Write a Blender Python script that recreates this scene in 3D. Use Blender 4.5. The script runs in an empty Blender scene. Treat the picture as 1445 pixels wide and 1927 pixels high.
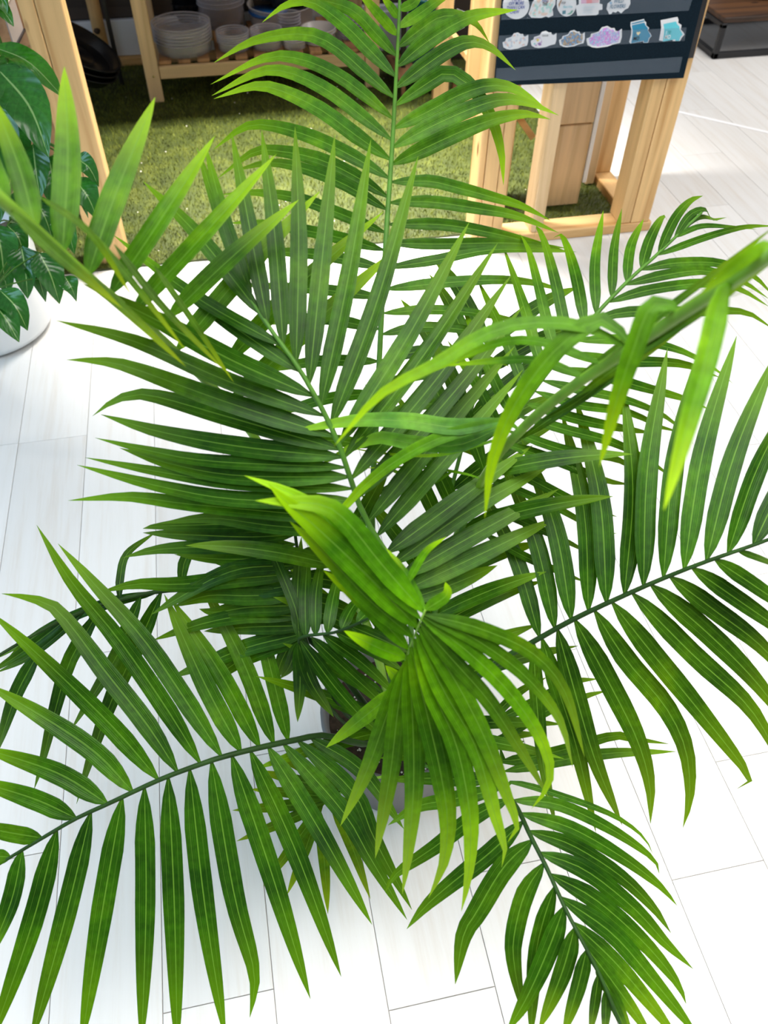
import bpy, bmesh, math, random
import numpy as np
from mathutils import Vector, Matrix
random.seed(7)
S = bpy.context.scene
COL = S.collection

# ------------------------------------------------------------------ camera
FPX = 1500.0; CX, CY = 722.5, 963.5; CAMH = 1.65
def _d(px, py):
    v = np.array([px-CX, CY-py, -FPX]); return v/np.linalg.norm(v)
_up = -_d(705, 2270)                       # vertical vanishing point of the posts
_y = _d(268, -760); _y = _y-_up*(_y@_up); _y /= np.linalg.norm(_y)   # floor planks' vanishing point
_x = np.cross(_y, _up)
R = np.array([_x, _y, _up]); CAM = np.array([0, 0, CAMH])
def ray(px, py): return R@np.array([(px-CX)/FPX, -(py-CY)/FPX, -1.0])
def at(px, py, dep): return CAM+dep*ray(px, py)
def gnd(px, py, z=0.0):
    r = ray(px, py); return CAM+r*((z-CAMH)/r[2])
def onY(px, py, y):
    r = ray(px, py); return CAM+r*(y/r[1])
cd = bpy.data.cameras.new('camera'); cam = bpy.data.objects.new('camera', cd); COL.objects.link(cam)
M4 = np.eye(4); M4[:3, :3] = R; M4[:3, 3] = CAM
cam.matrix_world = Matrix(M4.tolist())
cd.sensor_fit = 'VERTICAL'; cd.sensor_height = 36.0; cd.lens = FPX/1927*36.0
cd.clip_start = 0.02
cd.dof.use_dof = True; cd.dof.focus_distance = 1.4; cd.dof.aperture_fstop = 5.6
S.camera = cam
# ------------------------------------------------------------------ light
S.view_settings.view_transform = 'Standard'; S.view_settings.look = 'None'
S.view_settings.gamma = 1.0; S.view_settings.use_curve_mapping = False
S.view_settings.exposure = 0.0
w = bpy.data.worlds.new('World'); S.world = w; w.use_nodes = True
w.node_tree.nodes['Background'].inputs[0].default_value = (0.90, 0.95, 1.0, 1)
w.node_tree.nodes['Background'].inputs[1].default_value = 0.32
def area(name, loc, size, power, col, rot=(0, 0, 0), sy=None, spread=180):
    l = bpy.data.lights.new(name, 'AREA'); l.energy = power; l.color = col
    l.spread = math.radians(spread); l.shape = 'RECTANGLE'; l.size = size; l.size_y = sy or size
    o = bpy.data.objects.new(name, l); o.location = loc; o.rotation_euler = rot; COL.objects.link(o)
    return o
area('ceiling_light_near', (1.0, -0.15, 2.9), 3.2, 98, (1.0, 0.97, 0.925), sy=3.0, spread=95)
area('ceiling_light_mid', (2.6, 1.8, 2.9), 1.4, 20, (1.0, 0.96, 0.92), sy=1.4, spread=120)
area('added_turf_light', (0.45, 3.2, 2.2), 0.9, 80, (1.0, 0.95, 0.88), sy=0.14, spread=76)  # added light to brighten the turf, no lamp known here
area('ceiling_light_back', (3.0, 4.0, 2.9), 1.2, 36, (1.0, 0.95, 0.90), sy=1.2, spread=120)
area('window_daylight', (-2.9, 1.0, 1.9), 2.2, 34, (0.42, 0.72, 1.0), rot=(0, math.radians(-60), 0), sy=1.8, spread=120)

# ------------------------------------------------------------------ helpers
def thing(name, label, cat, loc=(0, 0, 0), group=None):
    o = bpy.data.objects.new(name, None); COL.objects.link(o); o.location = loc
    o.empty_display_size = .05
    o['label'] = label; o['category'] = cat
    if group: o['group'] = group
    return o
def tag(o, label, cat, group=None):
    o['label'] = label; o['category'] = cat
    if group: o['group'] = group
    return o
def link(name, me, mat, parent=None):
    o = bpy.data.objects.new(name, me); COL.objects.link(o)
    if mat and not me.materials: me.materials.append(mat)
    if parent is not None:
        o.parent = parent
        o.matrix_parent_inverse = Matrix.Translation(parent_world(parent)).inverted()
    return o
def parent_world(p):
    # parts sit at zero offset in world terms, so only a root thing carries a translation
    return Vector(p.location) if p.parent is None else Vector((0, 0, 0))
def mesh(name, V, F, smooth=False, uv=None):
    me = bpy.data.meshes.new(name); me.from_pydata([tuple(map(float, v)) for v in V], [], F)
    if uv is not None:
        l = me.uv_layers.new(name='UVMap')
        idx = np.empty(len(me.loops), dtype=np.int32); me.loops.foreach_get('vertex_index', idx)
        l.data.foreach_set('uv', np.asarray(uv, dtype=np.float32)[idx].ravel())
    if smooth: me.polygons.foreach_set('use_smooth', [True]*len(me.polygons))
    me.update(); return me
def bm_mesh(bm, name, smooth=False):
    me = bpy.data.meshes.new(name); bm.to_mesh(me); bm.free()
    if smooth: me.polygons.foreach_set('use_smooth', [True]*len(me.polygons))
    return me
def box(name, lo, hi, mat, parent=None, bev=.003):
    bm = bmesh.new()
    bmesh.ops.create_cube(bm, size=1)
    lo = np.array(lo); hi = np.array(hi)
    for v in bm.verts:
        v.co = Vector(((lo+hi)/2+np.array(v.co)*(hi-lo)).tolist())
    if bev: bmesh.ops.bevel(bm, geom=bm.edges[:], offset=bev, segments=1, affect='EDGES')
    return link(name, bm_mesh(bm, name), mat, parent)
def beam(name, a, b, wx, wy, mat, parent=None, hint=(0, 0, 1), bev=.003):
    a = Vector(a); b = Vector(b); t = (b-a); L = t.length; t.normalize()
    h = Vector(hint); s = t.cross(h)
    if s.length < 1e-3: s = t.cross(Vector((1, 0, 0)))
    s.normalize(); n = s.cross(t)
    bm = bmesh.new(); bmesh.ops.create_cube(bm, size=1)
    for v in bm.verts:
        c = v.co.copy(); v.co = (a+b)/2+s*(c.x*wx)+n*(c.y*wy)+t*(c.z*L)
    if bev: bmesh.ops.bevel(bm, geom=bm.edges[:], offset=bev, segments=1, affect='EDGES')
    return link(name, bm_mesh(bm, name), mat, parent)
def tube_geo(P, rad, n=6):
    P = [np.array(p, float) for p in P]; V = []; F = []
    T = [P[min(i+1, len(P)-1)]-P[max(i-1, 0)] for i in range(len(P))]
    ref = np.array([.3, .2, .93]); side = None
    for i, p in enumerate(P):
        t = T[i]/np.linalg.norm(T[i])
        s = np.cross(t, ref if side is None else np.cross(side, t)); 
        if np.linalg.norm(s) < 1e-6: s = np.cross(t, [1, 0, 0])
        s /= np.linalg.norm(s); side = s; u = np.cross(s, t)
        for k in range(n):
            a = 2*math.pi*k/n; V.append(p+rad[i]*(math.cos(a)*s+math.sin(a)*u))
    for i in range(len(P)-1):
        for k in range(n):
            F.append((i*n+k, i*n+(k+1) % n, (i+1)*n+(k+1) % n, (i+1)*n+k))
    F.append(tuple(range(n))[::-1]); F.append(tuple((len(P)-1)*n+k for k in range(n)))
    return V, F
def lathe(prof, n=32, M=None):
    V = []; F = []
    for r, z in prof:
        for k in range(n):
            a = 2*math.pi*k/n; V.append((r*math.cos(a), r*math.sin(a), z))
    for i in range(len(prof)-1):
        for k in range(n):
            F.append((i*n+k, i*n+(k+1) % n, (i+1)*n+(k+1) % n, (i+1)*n+k))
    return V, F
def catmull(P, n):
    P = [np.array(p, float) for p in P]
    if len(P) == 2: return [P[0]+(P[1]-P[0])*i/(n-1) for i in range(n)]
    Q = [2*P[0]-P[1]]+P+[2*P[-1]-P[-2]]
    L = np.cumsum([0]+[np.linalg.norm((P[i+1]-P[i])[:2])+1e-6 for i in range(len(P)-1)]); L /= L[-1]
    out = []
    for j in range(n):
        s = j/(n-1); i = min(max(int(np.searchsorted(L, s, 'right'))-1, 0), len(P)-2)
        t = (s-L[i])/(L[i+1]-L[i]); a, b, c, d = Q[i:i+4]
        out.append(.5*((2*b)+(c-a)*t+(2*a-5*b+4*c-d)*t*t+(3*b-a-3*c+d)*t**3))
    return out

# ------------------------------------------------------------------ materials
def newmat(name):
    m = bpy.data.materials.new(name); m.use_nodes = True; nt = m.node_tree
    return m, nt, nt.nodes['Principled BSDF']
def N(nt, t, **kw):
    n = nt.nodes.new(t)
    for k, v in kw.items(): setattr(n, k, v)
    return n
def ramp(nt, stops):
    r = N(nt, 'ShaderNodeValToRGB'); e = r.color_ramp.elements
    while len(e) < len(stops): e.new(.5)
    for i, (p, c) in enumerate(stops): e[i].position = p; e[i].color = (*c, 1)
    return r
def plain(name, col, rough=.5, metal=0, alpha=1, spec=.5, noise=0, nscale=20):
    m, nt, b = newmat(name)
    b.inputs['Base Color'].default_value = (*col, 1); b.inputs['Roughness'].default_value = rough
    b.inputs['Metallic'].default_value = metal; b.inputs['Alpha'].default_value = alpha
    b.inputs['Specular IOR Level'].default_value = spec
    if noise:
        tc = N(nt, 'ShaderNodeTexCoord'); n = N(nt, 'ShaderNodeTexNoise'); n.inputs['Scale'].default_value = nscale
        n.inputs['Detail'].default_value = 5
        r = ramp(nt, [(.3, tuple(c*(1-noise) for c in col)), (.7, tuple(min(1, c*(1+noise)) for c in col))])
        nt.links.new(tc.outputs['Object'], n.inputs['Vector']); nt.links.new(n.outputs['Fac'], r.inputs['Fac'])
        nt.links.new(r.outputs['Color'], b.inputs['Base Color'])
    return m
def wood(name, c1, c2, axis, rough=.55, k=1.0):
    m, nt, b = newmat(name); L = nt.links.new
    tc = N(nt, 'ShaderNodeTexCoord'); oi = N(nt, 'ShaderNodeObjectInfo')
    mp = N(nt, 'ShaderNodeMapping'); sc = [26*k, 26*k, 26*k]; sc[axis] = 1.3*k
    mp.inputs['Scale'].default_value = sc
    add = N(nt, 'ShaderNodeVectorMath', operation='ADD'); mul = N(nt, 'ShaderNodeVectorMath', operation='SCALE')
    cmb = N(nt, 'ShaderNodeCombineXYZ')
    for i in range(3): L(oi.outputs['Random'], cmb.inputs[i])
    L(cmb.outputs[0], mul.inputs[0]); mul.inputs['Scale'].default_value = 37
    L(tc.outputs['Object'], mp.inputs['Vector']); L(mp.outputs[0], add.inputs[0]); L(mul.outputs[0], add.inputs[1])
    n = N(nt, 'ShaderNodeTexNoise'); n.inputs['Scale'].default_value = 1; n.inputs['Detail'].default_value = 6; n.inputs['Distortion'].default_value = .6
    L(add.outputs[0], n.inputs['Vector'])
    r = ramp(nt, [(.30, c2), (.5, c1), (.72, tuple(min(1, c*1.18) for c in c1))])
    L(n.outputs['Fac'], r.inputs['Fac'])
    # knots
    vo = N(nt, 'ShaderNodeTexVoronoi'); vo.inputs['Scale'].default_value = 1
    m2 = N(nt, 'ShaderNodeMapping'); s2 = [9, 9, 9]; s2[axis] = 3.2; m2.inputs['Scale'].default_value = s2
    a2 = N(nt, 'ShaderNodeVectorMath', operation='ADD')
    L(tc.outputs['Object'], m2.inputs['Vector']); L(m2.outputs[0], a2.inputs[0]); L(mul.outputs[0], a2.inputs[1]); L(a2.outputs[0], vo.inputs['Vector'])
    kr = ramp(nt, [(.05, (1, 1, 1)), (.10, (0, 0, 0))]); L(vo.outputs['Distance'], kr.inputs['Fac'])
    mx = N(nt, 'ShaderNodeMix', data_type='RGBA'); L(kr.outputs['Color'], mx.inputs['Factor'])
    L(r.outputs['Color'], mx.inputs['A']); mx.inputs['B'].default_value = (c2[0]*.35, c2[1]*.25, c2[2]*.2, 1)
    hv = N(nt, 'ShaderNodeHueSaturation'); L(mx.outputs['Result'], hv.inputs['Color'])
    mr = N(nt, 'ShaderNodeMapRange'); L(oi.outputs['Random'], mr.inputs['Value']); mr.inputs['To Min'].default_value = .85; mr.inputs['To Max'].default_value = 1.1
    L(mr.outputs[0], hv.inputs['Value'])
    L(hv.outputs['Color'], b.inputs['Base Color']); b.inputs['Roughness'].default_value = rough
    bp = N(nt, 'ShaderNodeBump'); bp.inputs['Strength'].default_value = .15; bp.inputs['Distance'].default_value = .002
    L(n.outputs['Fac'], bp.inputs['Height']); L(bp.outputs[0], b.inputs['Normal'])
    return m
PC1, PC2 = (.66, .42, .18), (.50, .27, .09)
PINE = [wood('pine_%s' % 'xyz'[a], PC1, PC2, a) for a in range(3)]
PALE = [wood('pale_pine_%s' % 'xyz'[a], (.74, .53, .30), (.58, .38, .18), a) for a in range(3)]
CEDAR = wood('cedar_y', (.42, .23, .11), (.27, .13, .055), 1)
DARKWALL = wood('dark_barn_wood', (.060, .045, .038), (.020, .015, .013), 0, .7, .6)
RUSTIC = wood('rustic_brown', (.10, .042, .014), (.02, .010, .006), 0, .5, .5)
def leafmat(name, pal, rib, gloss=.36, trans=.30, veins=True, spec=.15):
    m, nt, b = newmat(name); L = nt.links.new
    uv = N(nt, 'ShaderNodeTexCoord'); sp = N(nt, 'ShaderNodeSeparateXYZ'); L(uv.outputs['UV'], sp.inputs[0])
    oi = N(nt, 'ShaderNodeObjectInfo')
    nz = N(nt, 'ShaderNodeTexNoise'); nz.inputs['Scale'].default_value = 9; nz.inputs['Detail'].default_value = 4
    L(uv.outputs['Object'], nz.inputs['Vector'])
    r = ramp(nt, [(.32, pal[0]), (.55, pal[1]), (.8, pal[2])]); L(nz.outputs['Fac'], r.inputs['Fac'])
    col = r.outputs['Color']
    n2 = N(nt, 'ShaderNodeTexNoise'); n2.inputs['Scale'].default_value = 95; n2.inputs['Detail'].default_value = 3; L(uv.outputs['Object'], n2.inputs['Vector'])
    q2 = N(nt, 'ShaderNodeMapRange'); L(n2.outputs['Fac'], q2.inputs['Value']); q2.inputs['From Min'].default_value = .3; q2.inputs['From Max'].default_value = .7; q2.inputs['To Min'].default_value = .78; q2.inputs['To Max'].default_value = 1.2
    v2 = N(nt, 'ShaderNodeVectorMath', operation='SCALE'); L(col, v2.inputs[0]); L(q2.outputs[0], v2.inputs['Scale']); col = v2.outputs[0]
    def mix(fac, a, bcol, mode='MIX'):
        x = N(nt, 'ShaderNodeMix', data_type='RGBA', blend_type=mode)
        if isinstance(fac, float): x.inputs['Factor'].default_value = fac
        else: L(fac, x.inputs['Factor'])
        L(a, x.inputs['A'])
        if isinstance(bcol, tuple): x.inputs['B'].default_value = (*bcol, 1)
        else: L(bcol, x.inputs['B'])
        return x.outputs['Result']
    # yellower towards the tip
    tr = ramp(nt, [(.55, (0, 0, 0)), (1.0, (.75, .75, .75))]); L(sp.outputs['Y'], tr.inputs['Fac'])
    col = mix(tr.outputs['Color'], col, pal[3])
    if veins:
        wv = N(nt, 'ShaderNodeMath', operation='MULTIPLY'); L(sp.outputs['X'], wv.inputs[0]); wv.inputs[1].default_value = 75
        sn = N(nt, 'ShaderNodeMath', operation='SINE'); L(wv.outputs[0], sn.inputs[0])
        mr = N(nt, 'ShaderNodeMapRange'); L(sn.outputs[0], mr.inputs['Value']); mr.inputs['From Min'].default_value = -1
        mr.inputs['To Min'].default_value = .80; mr.inputs['To Max'].default_value = 1.12
        vm = N(nt, 'ShaderNodeVectorMath', operation='SCALE'); L(col, vm.inputs[0]); L(mr.outputs[0], vm.inputs['Scale'])
        col = vm.outputs[0]
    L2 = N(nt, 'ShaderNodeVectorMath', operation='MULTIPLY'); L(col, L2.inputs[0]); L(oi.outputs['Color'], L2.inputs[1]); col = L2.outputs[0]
    # ribs: |u-.5| small, and two side ribs
    sb = N(nt, 'ShaderNodeMath', operation='SUBTRACT'); L(sp.outputs['X'], sb.inputs[0]); sb.inputs[1].default_value = .5
    ab = N(nt, 'ShaderNodeMath', operation='ABSOLUTE'); L(sb.outputs[0], ab.inputs[0])
    if veins:
        rr = ramp(nt, [(0, (.75, .75, .75)), (.018, (.65, .65, .65)), (.036, (0, 0, 0)), (.262, (0, 0, 0)), (.275, (.45, .45, .45)), (.29, (0, 0, 0))])
    else:
        rr = ramp(nt, [(0, (1, 1, 1)), (.015, (.9, .9, .9)), (.03, (0, 0, 0))])
    L(ab.outputs[0], rr.inputs['Fac']); col = mix(rr.outputs['Color'], col, rib)
    if not veins:
        # side nerves slanting away from the midrib
        ma = N(nt, 'ShaderNodeMath', operation='MULTIPLY_ADD'); L(ab.outputs[0], ma.inputs[0]); ma.inputs[1].default_value = -.55; L(sp.outputs['Y'], ma.inputs[2])
        mu = N(nt, 'ShaderNodeMath', operation='MULTIPLY'); L(ma.outputs[0], mu.inputs[0]); mu.inputs[1].default_value = 50
        sn = N(nt, 'ShaderNodeMath', operation='SINE'); L(mu.outputs[0], sn.inputs[0])
        vr = ramp(nt, [(.97, (0, 0, 0)), (1.0, (.08, .08, .08))]); L(sn.outputs[0], vr.inputs['Fac'])
        col = mix(vr.outputs['Color'], col, rib)
        bp = N(nt, 'ShaderNodeBump'); bp.inputs['Strength'].default_value = .12; bp.inputs['Distance'].default_value = .002
        L(sn.outputs[0], bp.inputs['Height']); L(bp.outputs[0], b.inputs['Normal'])
    else:
        bp = N(nt, 'ShaderNodeBump'); bp.inputs['Strength'].default_value = .35; bp.inputs['Distance'].default_value = .001
        L(mr.outputs[0], bp.inputs['Height']); L(bp.outputs[0], b.inputs['Normal'])
    # paler underside
    ge = N(nt, 'ShaderNodeNewGeometry')
    bf = N(nt, 'ShaderNodeMath', operation='MULTIPLY'); L(ge.outputs['Backfacing'], bf.inputs[0]); bf.inputs[1].default_value = .35
    col = mix(bf.outputs[0], col, (.16, .30, .10))
    L(col, b.inputs['Base Color']); b.inputs['Roughness'].default_value = gloss
    b.inputs['Specular IOR Level'].default_value = spec
    tb = N(nt, 'ShaderNodeBsdfTranslucent'); g = N(nt, 'ShaderNodeVectorMath', operation='MULTIPLY'); L(col, g.inputs[0]); g.inputs[1].default_value = (1.7, 1.35, .6)
    L(g.outputs[0], tb.inputs['Color'])
    ms = N(nt, 'ShaderNodeMixShader'); ms.inputs[0].default_value = trans
    L(b.outputs[0], ms.inputs[1]); L(tb.outputs[0], ms.inputs[2]); L(ms.outputs[0], nt.nodes['Material Output'].inputs['Surface'])
    return m
PALM = leafmat('palm_leaf', [(.010, .047, .0008), (.030, .105, .0012), (.085, .20, .0016), (.150, .30, .002)], (.12, .27, .03))
BROAD = leafmat('broad_leaf', [(.012, .085, .012), (.020, .135, .016), (.04, .20, .018), (.03, .15, .016)], (.28, .46, .16), gloss=.2, trans=.10, veins=False, spec=.5)
STALK = plain('green_stalk', (.06, .16, .018), .5, spec=.2, noise=.25, nscale=30)
STALKL = plain('yellow_green_stalk', (.15, .30, .02), .45, noise=.2, nscale=30)
STALKD = plain('dark_green_stalk', (.014, .042, .006), .55, spec=.15, noise=.3, nscale=30)
BARK = plain('brown_stem', (.12, .085, .05), .8, noise=.4, nscale=40)
# floor
def floormat():
    m, nt, b = newmat('white_washed_plank'); L = nt.links.new
    tc = N(nt, 'ShaderNodeTexCoord'); oi = N(nt, 'ShaderNodeObjectInfo')
    mp = N(nt, 'ShaderNodeMapping'); mp.inputs['Scale'].default_value = (42, 2.2, 10)
    cmb = N(nt, 'ShaderNodeCombineXYZ'); sc = N(nt, 'ShaderNodeVectorMath', operation='SCALE'); sc.inputs['Scale'].default_value = 61
    for i in range(3): L(oi.outputs['Random'], cmb.inputs[i])
    ad = N(nt, 'ShaderNodeVectorMath', operation='ADD')
    L(cmb.outputs[0], sc.inputs[0]); L(tc.outputs['Object'], mp.inputs[0]); L(mp.outputs[0], ad.inputs[0]); L(sc.outputs[0], ad.inputs[1])
    n = N(nt, 'ShaderNodeTexNoise'); n.inputs['Scale'].default_value = 1; n.inputs['Detail'].default_value = 7; n.inputs['Roughness'].default_value = .65
    L(ad.outputs[0], n.inputs['Vector'])
    n2 = N(nt, 'ShaderNodeTexNoise'); n2.inputs['Scale'].default_value = 3.1; L(tc.outputs['Object'], n2.inputs['Vector'])
    r = ramp(nt, [(.28, (.61, .575, .535)), (.5, (.66, .65, .635)), (.75, (.685, .68, .675))]); L(n.outputs['Fac'], r.inputs['Fac'])
    mr = N(nt, 'ShaderNodeMapRange'); L(oi.outputs['Random'], mr.inputs['Value']); mr.inputs['To Min'].default_value = .94; mr.inputs['To Max'].default_value = 1.04
    vm = N(nt, 'ShaderNodeVectorMath', operation='SCALE'); L(r.outputs['Color'], vm.inputs[0]); L(mr.outputs[0], vm.inputs['Scale'])
    L(vm.outputs[0], b.inputs['Base Color']); b.inputs['Roughness'].default_value = .42
    b.inputs['Specular IOR Level'].default_value = .35
    bp = N(nt, 'ShaderNodeBump'); bp.inputs['Strength'].default_value = .12; bp.inputs['Distance'].default_value = .001
    L(n.outputs['Fac'], bp.inputs['Height']); L(bp.outputs[0], b.inputs['Normal'])
    return m
FLOOR = floormat()
GROOVE = plain('plank_groove', (.46, .41, .37), .8)
WHITE = plain('white_glaze', (.80, .84, .88), .28)
GREYPOT = plain('grey_plastic_pot', (.13, .125, .13), .45)
SOIL = plain('potting_soil', (.035, .022, .014), .95, noise=.6, nscale=90)
PERL = plain('perlite', (.75, .72, .66), .8)
def clearmat():
    m, nt, b = newmat('clear_plastic'); b.inputs['Base Color'].default_value = (.86, .83, .92, 1); b.inputs['Roughness'].default_value = .12
    lw = N(nt, 'ShaderNodeLayerWeight'); lw.inputs['Blend'].default_value = .35
    mr = N(nt, 'ShaderNodeMapRange'); nt.links.new(lw.outputs['Facing'], mr.inputs['Value']); mr.inputs['To Min'].default_value = .05; mr.inputs['To Max'].default_value = .45
    nt.links.new(mr.outputs[0], b.inputs['Alpha']); return m
CLEAR = clearmat()
RIM = plain('clear_plastic_rim', (.80, .78, .86), .15, alpha=.6)
CLEAR2 = plain('cloudy_plastic', (.78, .75, .76), .3, alpha=.85)
BLACKP = plain('black_plastic', (.010, .011, .014), .22)
DARKMETAL = plain('black_metal', (.010, .010, .012), .4)
NAVY = plain('chart_fabric', (.004, .013, .022), .8, spec=.12, noise=.3, nscale=200)
POCKET = plain('pocket_vinyl', (.34, .42, .52), .12, alpha=.10, spec=.4)
TEAL = plain('teal_plastic', (.008, .115, .14), .45)
BLUE = plain('blue_plastic', (.01, .12, .42), .3)
BLUETUB = plain('deep_blue_tub', (.008, .07, .13), .35)
BRASS = plain('brass_screw', (.55, .42, .18), .3, metal=1)
TAPE = plain('white_tape', (.86, .86, .88), .5)
PANELW = plain('pale_metal_panel', (.74, .77, .85), .35)
GREYBAG = plain('grey_plastic_film', (.36, .31, .32), .25)
CREAM = plain('cream_card', (.70, .62, .53), .7)
INK = plain('dark_ink', (.03, .028, .03), .7)
BLUEINK = plain('blue_ink', (.03, .06, .33), .6)
TEALINK = plain('slate_ink', (.06, .16, .26), .6)
CLOTH = plain('black_cloth', (.012, .016, .024), .9)
STW = plain('sticker_white', (.82, .82, .84), .4)

# ------------------------------------------------------------------ setting: floor of planks
fl = box('floor', (-2.2, -1.2, -.05), (5.2, 5.9, -.006), GROOVE, bev=0); fl['kind'] = 'structure'
PW = .1965; X0 = .0735
known = {0: .2525, 3: .3605, -5: 1.874}
plank_meshes = {}
LEN = 1.22
bmp = bmesh.new(); bmesh.ops.create_cube(bmp, size=1)
for v in bmp.verts: v.co = Vector((v.co.x*(PW-.0012), v.co.y*(LEN-.0012), v.co.z*.006-.003))
bmesh.ops.bevel(bmp, geom=[e for e in bmp.edges if all(v.co.z > -.001 for v in e.verts)], offset=.0008, segments=1, affect='EDGES')
pm = bm_mesh(bmp, 'plank'); pm.materials.append(FLOOR)
for k in range(-10, 25):
    off = known.get(k, (k*.4471) % LEN)
    xc = X0+PW*(k+.5)
    j0 = math.floor((-1.0-off)/LEN)
    for j in range(j0, j0+6):
        y0 = off+j*LEN; y1 = y0+LEN
        if y0 > 5.2 or y1 < -.7 or (xc > 1.6+0.36*max(y1, 0)+.4) or xc < -.75-.33*max(y1, 0)-.2: continue
        o = bpy.data.objects.new('plank', pm); COL.objects.link(o); o.parent = fl; o.location = (xc, (y0+y1)/2, 0)
# back wall
wall = box('wall_back', (-2.2, 4.80, 0), (2.5, 4.9, 2.6), plain('wall_backing', (.02, .016, .014), .9), bev=0); wall['kind'] = 'structure'
z = .215
while z < 2.5:
    h = .14
    box('plank', (-2.2, 4.785-random.uniform(0, .008), z+.003), (2.5, 4.80, z+h-.003), DARKWALL, wall, bev=.002); z += h
bb = box('baseboard_back', (-2.2, 4.76, .045), (2.5, 4.80, .212), PANELW); bb['kind'] = 'structure'
tr = box('trim_1', (-2.2, 4.73, 0), (2.5, 4.80, .043), PINE[0]); tr['kind'] = 'structure'
# white tape on the floor
a = gnd(1262, 207, .001); b_ = gnd(1475, 256, .001)
tp = beam('floor_tape', a, b_, .022, .0016, TAPE, bev=0); tag(tp, 'narrow strip of white tape stuck across the floor near the rack', 'tape')

# ------------------------------------------------------------------ turf
tx0, tx1, ty0, ty1 = -.80, 1.54, 2.765, 4.725
def turfmat(name, c):
    m, nt, b = newmat(name); L = nt.links.new
    tc = N(nt, 'ShaderNodeTexCoord'); n = N(nt, 'ShaderNodeTexNoise'); n.inputs['Scale'].default_value = 14; n.inputs['Detail'].default_value = 8
    L(tc.outputs['Object'], n.inputs['Vector']); r = ramp(nt, [(.25, c[0]), (.5, c[1]), (.75, c[2])]); L(n.outputs['Fac'], r.inputs['Fac'])
    L(r.outputs['Color'], b.inputs['Base Color']); b.inputs['Roughness'].default_value = .65
    return m
TURFB = turfmat('turf_backing', [(.025, .035, .004), (.04, .055, .006), (.07, .085, .010)])
TURFG = turfmat('turf_fibre', [(.075, .10, .008), (.135, .165, .014), (.23, .26, .04)])
turf = box('turf_mat', (tx0, ty0, 0), (tx1, ty1, .008), TURFB, bev=0)
tag(turf, 'green artificial turf mat under the wooden shelf unit', 'turf')
V = []; F = []; rg = random.Random(3)
nb = 75000
for i in range(nb):
    x = rg.uniform(tx0, tx1); y = ty0+(ty1-ty0)*rg.random()**1.25; a = rg.uniform(0, 6.283); h = rg.uniform(.010, .020); wd = rg.uniform(.0012, .0022)
    lx, ly = math.cos(a), math.sin(a); ln = rg.uniform(0, .012); k = len(V)
    V += [(x-wd*ly, y+wd*lx, .006), (x+wd*ly, y-wd*lx, .006), (x+lx*ln, y+ly*ln-.004, .006+h)]
    F.append((k, k+1, k+2))
g = link('turf_fibres', mesh('turf_fibres', V, F), TURFG, turf); g['kind'] = 'stuff'
V = []; F = []
for i in range(90):
    x = rg.uniform(tx0, tx1); y = rg.choice([rg.uniform(2.8, 3.2), rg.uniform(3.4, 4.5)]); s = rg.uniform(.002, .0045); zz = .02; k = len(V)
    V += [(x-s, y, zz), (x+s*.9, y+s*.3, zz), (x, y-s, zz), (x, y+s, zz+.001), (x, y, zz+s), (x, y, zz-s)]
    F += [(k, k+2, k+4), (k+2, k+1, k+4), (k+1, k+3, k+4), (k+3, k, k+4)]
g = link('soil_crumbs', mesh('soil_crumbs', V, F), PERL)
tag(g, 'scattered white crumbs of perlite spilt over the turf', 'crumbs'); g['kind'] = 'stuff'

# ------------------------------------------------------------------ booth posts on the left
pt = thing('timber_post', 'doubled pine post at the left front corner of the turf', 'post', (-.46, 2.83, 0))
box('board', (-.525, 2.80, 0), (-.480, 2.89, 1.25), PINE[2], pt)
box('board', (-.478, 2.80, 0), (-.402, 2.89, 1.25), PINE[2], pt)
lp = thing('wooden_screen', 'brown plank panel behind the broad-leaved plant', 'panel', (-.8, 3.2, 0))
for i in range(4):
    box('board', (-.75-.19*i, 3.14, .03), (-.565-.19*i, 3.16, 1.2), [CEDAR, PINE[2]][i > 0], lp)
box('rail', (-1.4, 3.165, .02), (-.55, 3.2, .11), PINE[0], lp)
# acrylic sign
P1 = onY(27, 87, 2.98); P2 = gnd(54, 35, P1[2])
dv = P2-P1; dv /= np.linalg.norm(dv); P1 = P1-dv*.0; P2 = P1+dv*.22
sg = thing('sign_holder', 'grey sign holder with a cream card beside the doubled pine post', 'sign', tuple(P1))
def quad_panel(name, A, B, z0, z1, th, mat, parent):
    A = np.array(A); B = np.array(B); n = np.cross(B-A, [0, 0, 1]); n = n/np.linalg.norm(n)*th
    V = [(A[0], A[1], z0), (B[0], B[1], z0), (B[0], B[1], z1), (A[0], A[1], z1)]
    V2 = [(v[0]+n[0], v[1]+n[1], v[2]) for v in V]
    F = [(3, 2, 1, 0), (4, 5, 6, 7), (0, 1, 5, 4), (1, 2, 6, 5), (2, 3, 7, 6), (3, 0, 4, 7)]
    return link(name, mesh(name, V+V2, F), mat, parent), n
quad_panel('back_panel', P1, P2, P1[2], P1[2]+.32, -.004, plain('grey_sign', (.33, .29, .27), .2), sg)
quad_panel('edge', P1-dv*.002, P2, P1[2]-.006, P1[2], .006, BLACKP, sg)
nn = np.cross(P2-P1, [0, 0, 1]); nn /= np.linalg.norm(nn)
cA = P1+dv*.02+nn*.004; cB = P1+dv*.15+nn*.004
quad_panel('card', cA, cB, P1[2]+.105, P1[2]+.30, .001, CREAM, sg)
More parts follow.
